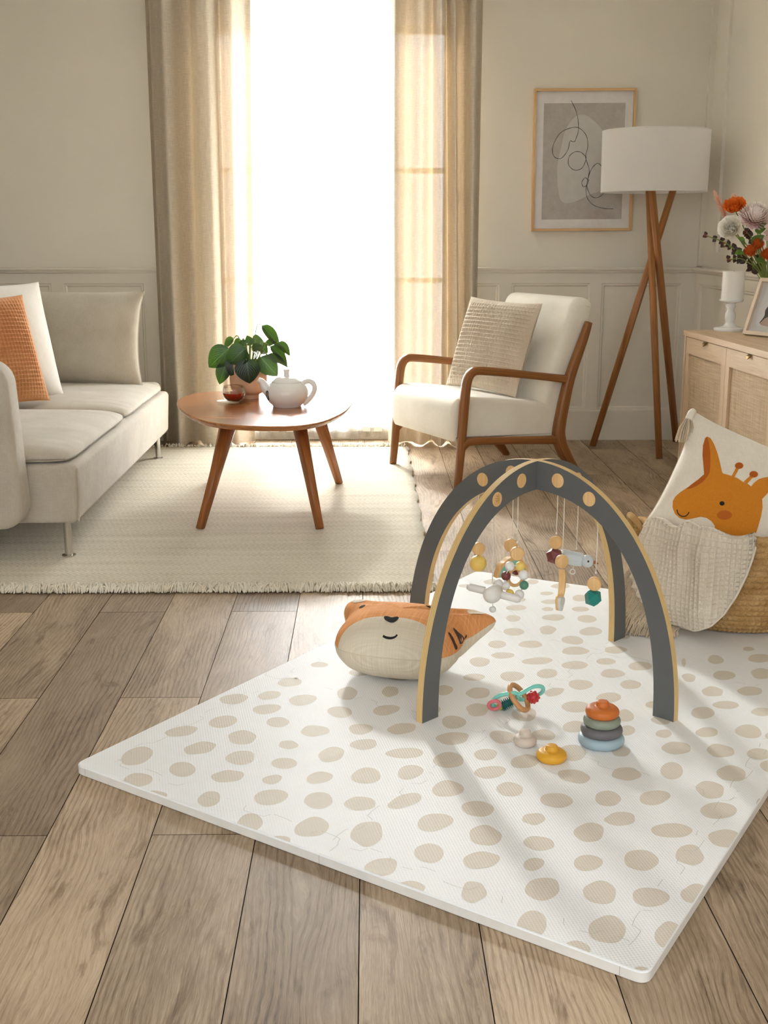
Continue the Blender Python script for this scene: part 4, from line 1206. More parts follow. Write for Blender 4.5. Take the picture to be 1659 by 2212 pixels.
def build_candle():
    c = on_z(1575, 714.5, ZC); b = V3(c)
    h = thing('candle_holder', tuple(b), 'white turned candle holder on the far end of the sideboard', 'candle holder')
    k = .95
    MB().lathe(b, [(0, 0), (.062, 0), (.0635, .003), (.0635, .009), (.060, .013), (.045, .016), (.028, .020), (.019, .028), (.0165, .036), (.021, .048), (.023, .058), (.020, .070), (.0155, .080), (.0145, .088), (.018, .094), (.0205, .099), (.018, .104), (.016, .108), (.026, .113), (.046, .117), (.0485, .124), (.048, .1265), (.046, .1265), (.043, .1225), (0, .1225)], 48).build('pedestal', M['porcelain'], h, angle=60)
    c2 = b + V3((.004, 0, .123))
    cd = thing('candle', tuple(c2), 'thick white pillar candle standing on the white holder', 'candle')
    MB().lathe(c2, [(0, 0), (.0435, 0), (.0440, .003), (.0432, .108), (.0425, .1125), (.040, .114), (.036, .110), (.02, .106), (0, .105)], 44).build('wax', M['candle'], cd, angle=60)
    MB().tube([c2 + V3((0, 0, .104)), c2 + V3((.001, 0, .1145))], .0012, 6).build('wick', M['ink'], cd)
build_candle()

def build_photo():
    bl = on_z(1607, 724, ZC)
    ex = V3((.47, -.88, 0)).normalized(); n = V3((ex.y, -ex.x, 0))          # faces the camera, turned to the left
    ey = (V3((0, 0, 1)) - n * .36).normalized(); ez = ex.cross(ey)
    w, h = .195, .225
    c = bl + ex * (w / 2) + ey * (h / 2) + V3((0, 0, .003))
    R = Matrix((ex, ey, ez)).transposed()
    p = thing('photo_frame', (c.x, c.y, ZC), 'pale wooden photo frame leaning on the sideboard in front of the vase', 'photo frame')
    f = MB(); fw = .014
    for s in (-1, 1):
        f.box(c + ex * (s * (w / 2 - fw / 2)), (fw, h, .022), R); f.box(c + ey * (s * (h / 2 - fw / 2)), (w - 2 * fw, fw, .022), R)
    f.build('frame', M['photo_frame'], p, smooth=False, bevel=.0012)
    m = MB(); m.box(c - ez * .004, (w - .026, h - .026, .005), R); m.build('mount', M['passepartout'], p, smooth=False)
    P = lambda a, b, z=-.0008: c + ex * a + ey * b + ez * z
    s = MB(); s.add([P(-.062, -.072), P(.062, -.072), P(.062, .078), P(-.062, .078)], [(0, 1, 2, 3)]); ph = s.build('photograph', M['photo_white'], p, smooth=False)
    def blob(pts, name, m, z):
        O = spline(pts, 5, True); MB().add([P(q.x, q.y, z) for q in O], [tuple(range(len(O)))]).build(name, M[m], ph, smooth=False)
    blob([(-.036, -.058), (-.016, -.034), (.02, -.03), (.06, -.034), (.061, -.070), (-.02, -.071)], 'photo_pale_area', 'photo_skin', -.0005)
    blob([(-.040, -.062), (-.026, -.034), (-.030, -.012), (-.020, .01), (-.008, .024), (.004, .05), (.02, .052), (.03, .02), (.05, .0), (.058, -.03), (.03, -.034), (.0, -.036), (-.018, -.042), (-.034, -.060)], 'photo_dark_figure', 'photo_dark', -.0003)
    blob([(-.006, .020), (.002, .036), (.012, .034), (.010, .018)], 'photo_face', 'photo_skin', -.0001)
    g = MB(); g.box(c + ez * .003, (w - .026, h - .026, .0015), R); g.build('glazing', M['pane'], p, smooth=False)
    st = MB(); st.tube([c - ez * .006 + ey * .05, V3((0, 0, ZC + .004)) + V3(((c - n * .10 - ey * .02).x, (c - n * .10 - ey * .02).y, 0))], .006, 6, up=tuple(ex), asp=.5); st.build('easel_leg', M['photo_frame'], p, angle=180)
build_photo()
# ================================================================ VASE AND FLOWERS
def build_flowers():
    vb = V3((1.568, 4.72, ZC))
    YB = 4.66
    v = thing('ribbed_vase', tuple(vb), 'white ribbed vase holding the bouquet behind the photo frame', 'vase')
    rib = lambda a: 1 + .025 * math.cos(26 * a)
    MB().lathe(vb, [(0, 0), (.030, 0), (.034, .006), (.039, .05), (.039, .10), (.037, .145), (.036, .185), (.038, .200), (.035, .200), (.032, .185), (.034, .145), (.04, .10), (.04, .02), (0, .012)], 156, rib=rib).build('body', M['porcelain'], v, angle=60)
    top = vb + V3((0, 0, .198))
    G1 = 'stems in the bouquet'
    def stemmed(name, px, dy, label, cat, curve=.0, foot=None):
        H = on_y(px[0], px[1], YB + dy)
        f = vb + V3((random.uniform(-.015, .015), random.uniform(-.015, .015), .03))
        n = top + V3(((H.x - vb.x) * .10, dy * .10, 0))
        t = thing(name, tuple(f), label, cat, G1)
        mid = n.lerp(H, .55) + V3((0, 0, .015 + curve))
        S = spline([tuple(f), tuple(n), tuple(mid), tuple(H)], 8)
        MB().tube(S, .0022, 7).build('stem', M['stem'], t, angle=180)
        return t, H, (H - mid).normalized(), S
    rn = random.Random(4)
    def rosette(t, H, axis, mat, R, layers, per, cup=1.0, ruffle=.1, name='bloom', wide=1.0):
        A = axes(axis); mb = MB()
        for k in range(layers):
            f = k / max(1, layers - 1); L = R * (.45 + .6 * f); tilt = (.12 + .95 * f) * cup
            for i in range(per):
                a = 2 * PI * (i + .5 * (k % 2)) / per + rn.uniform(-.12, .12)
                dr = A @ V3((math.cos(a) * math.sin(tilt), math.sin(a) * math.sin(tilt), math.cos(tilt)))
                up = A @ V3((-math.cos(a) * math.cos(tilt), -math.sin(a) * math.cos(tilt), math.sin(tilt)))
                base = H + (A @ V3((math.cos(a), math.sin(a), 0))) * (.10 * R * f)
                sd = dr.cross(up).normalized(); W = L * .95 * wide
                c = rn.uniform(.7, 1.1)
                def fn(u, vv):
                    U = 2 * u - 1; an = -c * .8 * vv
                    wv = W / 2 * (math.sin(PI * min(.93, vv * .75 + .06)) ** .8)
                    r = ruffle * R * math.sin(U * 6 + a * 3) * vv * vv
                    return base + dr * (L * vv * math.cos(an * .5)) + up * (L * .25 * vv * vv * c + r + .15 * W * U * U * vv) + sd * (U * wv), (U, vv)
                mb.grid(fn, 5, 5)
        return mb.build(name, mat, t, angle=180, fix=False)
    t, H, ax, S = stemmed('ranunculus', (1588, 454), .02, 'orange ranunculus at the upper left of the bouquet', 'flower')
    rosette(t, H, V3((-.35, -.55, .75)), M['fl_orange'], .046, 5, 8, 1.1, .12)
    t, H, ax, S = stemmed('ranunculus', (1580, 496), -.05, 'cream white ranunculus low on the left of the bouquet', 'flower')
    rosette(t, H, V3((-.5, -.75, .35)), M['fl_white'], .048, 7, 8, 1.15, .08)
    # large pink chrysanthemum: many narrow petals
    t, H, ax, S = stemmed('chrysanthemum', (1629, 474), -.03, 'large pale pink chrysanthemum at the top of the bouquet', 'flower')
    A = axes(V3((.1, -.45, .9))); mb = MB()
    for k in range(330):
        zz = 1 - 1.55 * (k + .5) / 330; r = math.sqrt(max(0, 1 - zz * zz)); a = k * 2.39996
        dr = (A @ V3((r * math.cos(a), r * math.sin(a), zz))).normalized()
        L = .062 * rn.uniform(.85, 1.05); up = (A @ V3((0, 0, 1)) - dr * dr.dot(A @ V3((0, 0, 1))) + A @ V3((.01, .02, 0))).normalized(); sd = dr.cross(up)
        w = .0052
        def fn(u, vv):
            U = 2 * u - 1
            return H + dr * (L * (.25 + .75 * vv)) + up * (L * .28 * vv * vv + .3 * w * U * U) + sd * (U * w * (.5 + .6 * math.sin(PI * min(.9, vv * .8 + .1)))), (U, vv)
        mb.grid(fn, 2, 4)
    mb.build('bloom', M['fl_pink'], t, angle=180, fix=False)
    # globe flowers
    for i, (px, dy, r, lb) in enumerate((((1621, 541), -.06, .027, 'rust orange globe thistle lowest at the left of the bouquet'), ((1638, 526), -.07, .025, 'rust orange globe thistle right of the lowest one'), ((1658, 548), -.06, .027, 'rust orange globe thistle at the right edge of the photo'))):
        t, H, ax, S = stemmed('globe_thistle', px, dy, lb, 'flower')
        mb = MB(); mb.sphere(H, r * .72, 14, 10)
        for k in range(170):
            zz = 1 - 2 * (k + .5) / 170; q = math.sqrt(1 - zz * zz); a = k * 2.39996
            n = V3((q * math.cos(a), q * math.sin(a), zz)); m = axes(n)
            b = H + n * r * .6; e = H + n * r * rn.uniform(.95, 1.12)
            mb.add([b + m @ V3((.0016, 0, 0)), b + m @ V3((-.0008, .0014, 0)), b + m @ V3((-.0008, -.0014, 0)), e], [(0, 1, 3), (1, 2, 3), (2, 0, 3)], 0, [(0, .2)] * 3 + [(0, 1)])
        mb.build('flower_head', M['fl_globe'], t, smooth=False, fix=False)
    # pampas plumes
    for px0, px1, dy, lb in (((1572, 478), (1545, 418), .05, 'tall peach pampas plume leaning out at the left of the bouquet'), ((1600, 455), (1587, 424), .09, 'short peach pampas plume behind the orange ranunculus')):
        B, T = on_y(*px0, YB + dy), on_y(*px1, YB + dy)
        t, H, ax, S = stemmed('pampas_grass', px0, dy, lb, 'flower')
        d = T - B; L = d.length; mb = MB()
        for k in range(1100):
            f = rn.random(); p = B + d * f + V3((0, 0, 0)); env = .027 * (math.sin(PI * min(1, f * .82 + .16)) ** .6)
            a = rn.uniform(0, 2 * PI); m = axes(d)
            o = m @ V3((math.cos(a), math.sin(a), 0)); e = p + o * env * rn.uniform(.35, 1.1) + d.normalized() * rn.uniform(.004, .020)
            s = m @ V3((-math.sin(a), math.cos(a), 0)) * .0009
            mb.add([p - s, p + s, e], [(0, 1, 2)], 0, [(0, .2), (0, .2), (0, 1)])
        mb.tube([B, T], [.0012, .0005], 5)
        mb.build('plume', M['fl_pampas'], t, smooth=False, fix=False)
    # dark eucalyptus twigs
    for px, dy, nl, lb in (((1526, 509), .0, 7, 'dark eucalyptus twig reaching furthest left out of the bouquet'), ((1575, 560), -.04, 6, 'low dark eucalyptus twig under the cream ranunculus'), ((1562, 530), .02, 7, 'dark eucalyptus twig between the other two twigs'), ((1612, 500), -.02, 8, 'dark leafy twig in the middle of the bouquet')):
        t, H, ax, S = stemmed('eucalyptus_twig', px, dy, lb, 'twig', .02)
        n = len(S)
        for i in range(nl):
            f = .48 + .52 * i / (nl - 1); p = S[min(n - 1, int(f * (n - 1)))]
            for sgn in (-1, 1):
                dd = (S[min(n - 1, int(f * (n - 1)) + 1)] - S[max(0, int(f * (n - 1)) - 1)]).normalized()
                sd = dd.cross(V3((.2 * sgn, -1, .2))).normalized() * sgn
                mb = MB(); leaf_mesh(mb, p, dd * rn.uniform(.3, .9) + sd * .8 + V3((0, rn.uniform(-.6, .6), rn.uniform(-.3, .3))), V3((0, -1, .5)), .027 * (1.25 - .5 * f) * rn.uniform(.75, 1.15), .021 * (1.25 - .4 * f) * rn.uniform(.75, 1.1), .3, .2, nv=5)
                mb.build('leaf', M['darkleaf'], t, angle=180, fix=False)
        bd = MB()
        for k in range(4): bd.sphere(H + V3((rn.uniform(-.008, .008), rn.uniform(-.006, .006), rn.uniform(-.006, .008))), .0032, 8, 6)
        bd.build('bud', M['fl_red'], t, angle=180)
    # broad green leaves and blush leaves on the right
    for px, dy, m, L, W, d, lb in (((1640, 494), -.06, 'bouquetleaf', .055, .045, (.6, -.5, .5), 'broad green leaf under the pink chrysanthemum'), ((1632, 522), -.07, 'bouquetleaf', .06, .045, (.5, -.6, .7), 'broad green leaf above the globe thistles'), ((1655, 462), -.01, 'bouquetleaf', .05, .04, (.9, -.3, .3), 'dark green leaf at the right edge behind the pink chrysanthemum')):
        t, H, ax, S = stemmed('green_leaf_stem', px, dy, lb, 'leaf')
        mb = MB(); leaf_mesh(mb, H - V3(d) * .02, V3(d), V3((-.3, -.8, .5)), L, W, .4, .15); mb.build('leaf', M[m], t, angle=180, fix=False)
    for k, (px, d, lb) in enumerate((((1606, 520), (-.5, -.5, .4), 'small green leaf between the cream ranunculus and the globe thistles'), ((1600, 545), (-.7, -.5, .0), 'small green leaf under the cream ranunculus'), ((1640, 560), (.3, -.8, -.1), 'small green leaf below the globe thistles'))):
        t, H, ax, S = stemmed('green_leaf_stem', px, -.03, lb, 'leaf')
        mb = MB(); leaf_mesh(mb, H - V3(d) * .02, V3(d), V3((-.2, -.8, .6)), .045, .030, .5, .2); mb.build('leaf', M['bouquetleaf'], t, angle=180, fix=False)
    t, H, ax, S = stemmed('blush_leaf_stem', (1668, 492), -.10, 'pale blush leaf sprig at the right edge of the bouquet', 'leaf')
    for i in range(3):
        p = H - V3((0, 0, .021 * i))
        mb = MB(); leaf_mesh(mb, p, V3((-.9, -.3, .12)), V3((0, -.75, .65)), .036, .030, .2, .1); mb.build('leaf', M['pinkleaf'], t, angle=180, fix=False)
        mb = MB(); leaf_mesh(mb, p, V3((.9, -.3, .1)), V3((0, -.75, .65)), .036, .030, .2, .1); mb.build('leaf', M['pinkleaf'], t, angle=180, fix=False)
build_flowers()
# ================================================================ DECALS (printed shapes that follow a surface)
def decal(name, outline, surf, mat, parent, step=.06, off=.0004, label=None, uvs=1.0):
    """outline in surface coordinates (u, v); surf(u, v, off) -> world"""
    bm = bmesh.new()
    vs = [bm.verts.new((p[0], p[1], 0)) for p in outline]
    es = [bm.edges.new((vs[i], vs[(i + 1) % len(vs)])) for i in range(len(vs))]
    bmesh.ops.triangle_fill(bm, use_beauty=True, use_dissolve=False, edges=es)
    for ax in (0, 1):
        lo = min(p[ax] for p in outline); hi = max(p[ax] for p in outline)
        k = math.floor(lo / step) + 1
        while k * step < hi:
            co = [0, 0, 0]; no = [0, 0, 0]; co[ax] = k * step; no[ax] = 1
            bmesh.ops.bisect_plane(bm, geom=bm.verts[:] + bm.edges[:] + bm.faces[:], plane_co=co, plane_no=no, dist=1e-6)
            k += 1
    bm.verts.index_update()
    mb = MB()
    mb.add([surf(q.co.x, q.co.y, off) for q in bm.verts], [[q.index for q in f.verts] for f in bm.faces], 0, [(q.co.x * uvs, q.co.y * uvs) for q in bm.verts])
    bm.free()
    # keep faces looking outwards
    o = mb.build(name, mat, parent, angle=180, fix=False, label=label)
    return o

def ell(cx, cy, rx, ry, n=24, rot=0):
    c, s = math.cos(rot), math.sin(rot)
    return [(cx + rx * math.cos(2 * PI * k / n) * c - ry * math.sin(2 * PI * k / n) * s, cy + rx * math.cos(2 * PI * k / n) * s + ry * math.sin(2 * PI * k / n) * c) for k in range(n)]
def smooth_poly(pts, n=5): return [(p.x, p.y) for p in spline(pts, n, True)]
def stroke(pts, w, n=8):
    S = spline(pts, n); L, R = [], []
    for i in range(len(S)):
        t = (S[min(i + 1, len(S) - 1)] - S[max(i - 1, 0)]).normalized(); nrm = Vector((-t.y, t.x)); ww = w / 2
        L.append(S[i] + nrm * ww); R.append(S[i] - nrm * ww)
    return [(p.x, p.y) for p in L + R[::-1]]

# ================================================================ BASKET
BC = V3((1.005, 3.165, MT)); BH = .272
def brad(z):        # outer radius against height above the floor of the basket
    return interp([0, .006, .03, .08, .15, .22, .272], [.175, .205, .238, .262, .276, .280, .277], z)
def sag(a): return 1 - .30 * smoothstep(-.25, .75, math.sin(a))
def build_basket():
    b = thing('jute_basket', tuple(BC), 'round braided jute basket with a cushion and throw in it on the mat', 'basket')
    rows, n = 17, 624
    def make(r_off, inner):
        def fn(u, v):
            z = v * BH; a = 2 * PI * u
            row = v * rows; fr = row - math.floor(row)
            bulge = .0065 * math.sin(PI * fr) ** .7
            braid = .0036 * math.sin(104 * a + abs(fr - .5) * 7 * (1 if math.floor(row) % 2 else -1)) * math.sin(PI * fr) ** .6
            wob = .004 * math.sin(3 * a + 1) + .003 * math.sin(5 * a + 2 * v)
            r = brad(z) + r_off + (bulge + braid if not inner else -bulge) + wob * v
            return BC + V3((r * math.cos(a), r * math.sin(a), z * sag(a))), (a * .27, z)
        return fn
    mb = MB(); mb.grid(make(-.006, False), n, rows * 6, closeu=True)
    mb.build('woven_wall', M['jute'], b, angle=180)
    m2 = MB(); m2.grid(make(-.020, True), 120, 30, closeu=True, flip=True); m2.build('lining', M['jute'], b, angle=180)
    m3 = MB(); m3.lathe(BC + V3((0, 0, .004)), [(0, 0), (.172, 0), (.172, .010), (0, .010)], 60); m3.build('bottom', M['jute'], b)
    rim = MB()
    rp = []
    for k in range(140):
        a = 2 * PI * k / 140; r = brad(BH) - .008 + .004 * math.sin(3 * a + 1) + .003 * math.sin(5 * a + 2)
        rp.append(BC + V3((r * math.cos(a), r * math.sin(a), BH * sag(a))))
    rim.tube(rp, [.011 + .0012 * math.sin(k * 2.4) for k in range(140)], 10, closed=True); rim.build('rim', M['jute'], b, angle=180)
    # small loop handle on the left of the rim
    hp = spline([tuple(BC + V3((-.258, .045, BH - .055))), tuple(BC + V3((-.276, .036, BH - .02))), tuple(BC + V3((-.288, .000, BH + .004))), tuple(BC + V3((-.284, -.040, BH + .002))), tuple(BC + V3((-.262, -.064, BH - .022)))], 6)
    MB().tube(hp, .009, 10).build('handle', M['jute'], b, angle=180)
build_basket()

# ---------------- giraffe cushion standing in the basket
def build_giraffe():
    # plane through the visible corners: left lower corner, tassel corner
    A = on_y(1388, 1136, 3.06); T = on_y(1497, 897, 3.275)
    ey = (T - A).normalized()
    H = (T - A).length * 1.03
    ex = V3((.94, -.16, -.22)); ex = (ex - ey * ex.dot(ey)).normalized()
    W = .40
    c = A + ey * (H / 2) + ex * (W / 2)
    p = Pillow(c, ex, ey, W, H, .125, .075, 2.3, .55)
    o = p.build('giraffe_cushion', M['cushion'], None, 46, 46, origin=tuple(c - ey * H / 2))
    tag(o, 'linen cushion printed with an orange giraffe head standing in the basket', 'cushion')
    p.seam('piping', M['cushion'], o, .0018)
    surf = lambda u, v, off: p.pt(u, v, 1, off)
    # photo pixel -> cushion coordinates (solve on the front surface)
    def uv(x, y):
        r = ray(x, y); u = v = 0.0
        for _ in range(40):
            q = p.pt(u, v, 1); n = p.ez
            k = (q - V3((0, 0, EYE))).dot(n) / r.dot(n); w = r * k + V3((0, 0, EYE)) - q
            u += .7 * w.dot(p.ex) / (W / 2); v += .7 * w.dot(p.ey) / (H / 2)
            u = max(-.97, min(.985, u)); v = max(-.97, min(.97, v))
        return (u, v)
    Z = lambda a, b: (1340 + a / 3.8146, 860 + b / 3.8146)
    P = lambda L: [uv(*Z(*q)) for q in L]
    head = [(690, 628), (720, 624), (745, 600), (838, 612), (848, 622), (905, 638), (960, 658), (1010, 690), (1050, 708), (1078, 728), (1100, 700), (1140, 668), (1185, 655), (1217, 650), (1250, 690), (1230, 760), (1200, 800), (1168, 832), (1172, 900), (1160, 975), (1135, 1060), (1112, 1130), (1096, 1210), (1060, 1215), (1000, 1200), (930, 1170), (860, 1150), (800, 1140), (778, 1136), (780, 1085), (776, 1050), (750, 1015), (710, 988), (660, 978), (600, 992), (540, 1002), (490, 990), (450, 955), (430, 905), (432, 850), (450, 815), (490, 778), (540, 745), (600, 706), (650, 665)]
    decal('printed_head', P(head), surf, M['print_ochre'], o, .05, .0006, 'orange giraffe head print')
    ear = [(690, 628), (684, 560), (676, 470), (680, 390), (698, 330), (716, 318), (742, 330), (772, 380), (800, 455), (822, 540), (838, 612), (790, 640), (730, 640)]
    decal('printed_ear', P(ear), surf, M['print_ochre'], o, .05, .0008)
    sh = [(690, 628), (684, 560), (676, 470), (680, 390), (698, 330), (714, 320), (728, 360), (740, 450), (742, 540), (736, 610), (715, 650), (680, 690), (630, 725), (575, 748), (540, 750), (580, 716), (640, 672)]
    decal('printed_shade', P(sh), surf, M['print_rust'], o, .05, .0010)
    for st, kn in (([(915, 645), (938, 655), (985, 570), (960, 560)], (978, 558, 35, 27)), ([(1015, 690), (1045, 706), (1105, 640), (1082, 628)], (1098, 629, 36, 27))):
        decal('printed_horn', P(st), surf, M['print_ochre'], o, .05, .0009)
        decal('printed_horn_tip', P([(kn[0] + kn[2] * math.cos(2 * PI * k / 18), kn[1] + kn[3] * math.sin(2 * PI * k / 18)) for k in range(18)]), surf, M['print_rust'], o, .05, .0012)
    decal('printed_eye', P(ell(837, 869, 21, 18, 18)), surf, M['print_black'], o, .05, .0012)
    decal('printed_cheek', P(ell(858, 965, 62, 39, 24)), surf, M['print_cheek'], o, .05, .0011)
    decal('printed_smile', P(stroke([(466, 920), (474, 950), (500, 973), (530, 976), (552, 962), (566, 940)], 8, 5)), surf, M['print_black'], o, .05, .0013)
    # tassel at the upper left corner
    k = p.pt(-1, 1)
    top = on_y(1492, 902, k.y - .02)
    ts = MB(); rn = random.Random(2)
    kb = on_y(1487, 907, k.y - .03); bot = on_y(1480, 955, k.y - .045)
    MB().tube(spline([tuple(k), tuple((k + kb) / 2 + V3((0, -.004, .012))), tuple(kb)], 6), [.006, .0065, .007, .0075, .008, .0085, .009, .0095, .010, .010, .010, .010, .0095], 12).build('tassel_head', M['cushion'], o, angle=180)
    for i in range(90):
        a = rn.uniform(0, 2 * PI); r = math.sqrt(rn.random()); r0 = .0085 * r; r1 = .030 * r
        d = (bot - kb); m = axes(d, (0, 1, 0))
        s = kb + m @ V3((r0 * math.cos(a), r0 * math.sin(a), -.002)); e = bot + m @ V3((r1 * math.cos(a), r1 * .75 * math.sin(a), rn.uniform(-.006, .004)))
        ts.tube([s, s.lerp(e, .45) + m @ V3((.006 * r * math.cos(a), .006 * r * math.sin(a), 0)), e], .0011, 5)
    ts.build('tassel', M['fringe'], o, angle=180, fix=False)
build_giraffe()

# ---------------- throw hanging over the basket rim
def build_throw():
    org = BC + V3((-.18, -.2, .02))
    CW = .0122
    a0, a1 = math.radians(203), math.radians(263)
    HG = .0
    # length of drop below the rim against position along the rim
    def drop(f): return interp([0, .08, .20, .35, .45, .53, .61, .70, .79, .87, .94, 1], [.262, .270, .275, .276, .274, .270, .260, .242, .212, .165, .105, .030], f)
    IN = .045
    nu, nv = 280, 250
    def body(f, s):
        """f along the rim, s = path from inside (-IN) over the rim (0) down to drop"""
        a = a0 + (a1 - a0) * f
        fold = .010 + .009 * math.sin(f * 11 + 1.2) + .006 * math.sin(f * 21 + .4 + s * 5) + .026 * math.exp(-((f - .42) / .06) ** 2) * math.exp(-max(0, s) / .12) + .018 * math.exp(-((f - .58 - s * .5) / .07) ** 2)
        if s < 0:
            t = -s / IN
            r = brad(BH) - .004 - .022 * t; z = BH + .018 - .045 * t * t + .026 * math.exp(-((f - .42) / .08) ** 2) * (1 - t) + .010 * math.sin(f * 13) * (1 - t)
            r += fold * .3 * (1 - t)
        else:
            over = math.exp(-s / .03)
            z = BH + .018 * (1 - min(1, s / .03) ** 2) - max(0, s - .02) * .985 + (.026 * math.exp(-((f - .42) / .08) ** 2) + .010 * math.sin(f * 13)) * over
            z = max(z, .006 + .004 * math.sin(f * 40) ** 2)
            r = brad(max(0, min(BH, z))) + .017 + fold * smoothstep(0, .06, s) + .030 * smoothstep(.10, .27, s) * (1 - f * .4) + .035 * smoothstep(.08, .26, s) * (1 - smoothstep(0, .4, f)) - .006 * over
            a -= .10 * smoothstep(.06, .26, s) * (1 - smoothstep(0, .5, f))
            if z < .02: r += .02
        x = BC + V3((r * math.cos(a), r * math.sin(a), z))
        return x
    mb = MB()
    arc = (a1 - a0) * .285
    pos = {}
    def P(i, j):
        f = i / nu; D = drop(f); s = -IN + (D + IN) * j / nv
        return body(f, s), (f * arc, s)
    rowsP = [[P(i, j) for i in range(nu + 1)] for j in range(nv + 1)]
    for sd in (0, 1):
        vs, uv = [], []
        for j in range(nv + 1):
            for i in range(nu + 1):
                p, q = rowsP[j][i]
                px = rowsP[j][min(i + 1, nu)][0] - rowsP[j][max(i - 1, 0)][0]; py = rowsP[min(j + 1, nv)][i][0] - rowsP[max(j - 1, 0)][i][0]
                n = px.cross(py)
                n = n.normalized() if n.length > 1e-9 else V3((0, 0, 1))
                cu, cv = abs(math.sin(PI * q[0] / CW)), abs(math.sin(PI * q[1] / CW))
                h = .0030 - .0062 * smoothstep(.10, .62, min(cu, cv))
                vs.append(p + n * ((h if sd == 0 else -.0025) * -1)); uv.append(q)
        fs = []
        w = nu + 1
        for j in range(nv):
            for i in range(nu):
                q = (j * w + i, j * w + i + 1, (j + 1) * w + i + 1, (j + 1) * w + i); fs.append(q if sd else q[::-1])
        mb.add(vs, fs, 0, uv)
    o = mb.build('waffle_throw', M['throw'], None, angle=180, fix=False, origin=tuple(org))
    tag(o, 'beige waffle weave throw with fringe hanging over the side of the basket', 'throw')
    hem = MB().tube([rowsP[nv][i][0] for i in range(0, nu + 1, 2)], .0032, 6); hem.build('hem', M['throw'], o, angle=180)
    fr = MB(); rn = random.Random(6)
    for i in range(0, 112, 1):
        f = i / nu; base = rowsP[int(nv * (.60 + .40 * min(1, i / 80)))][i][0]
        n0 = (base - BC); n0.z = 0; n0.normalize()
        for k in range(6):
            b = base + V3((rn.uniform(-.006, .006), rn.uniform(-.006, .006), rn.uniform(-.004, .004)))
            if i < 80: b = base + n0 * .006 + V3((rn.uniform(-.006, .006), rn.uniform(-.006, .006), 0))
            l = rn.uniform(.055, .095); e = b + n0 * rn.uniform(.010, .035) + V3((rn.uniform(-.016, .012), rn.uniform(-.014, .010), -l))
            if e.z < MT + .004: e = V3((e.x + n0.x * .02 + rn.uniform(-.01, .01), e.y + n0.y * .02 + rn.uniform(-.01, .01), MT + rn.uniform(.002, .006)))
            m = b.lerp(e, .5) + n0 * .010 + V3((0, 0, .004))
            m.z = max(m.z, MT + .004)
            fr.tube([b, m, e], [.0017, .0016, .0012], 5)
    fr.build('fringe', M['fringe'], o, angle=180, fix=False, kind='stuff')
build_throw()

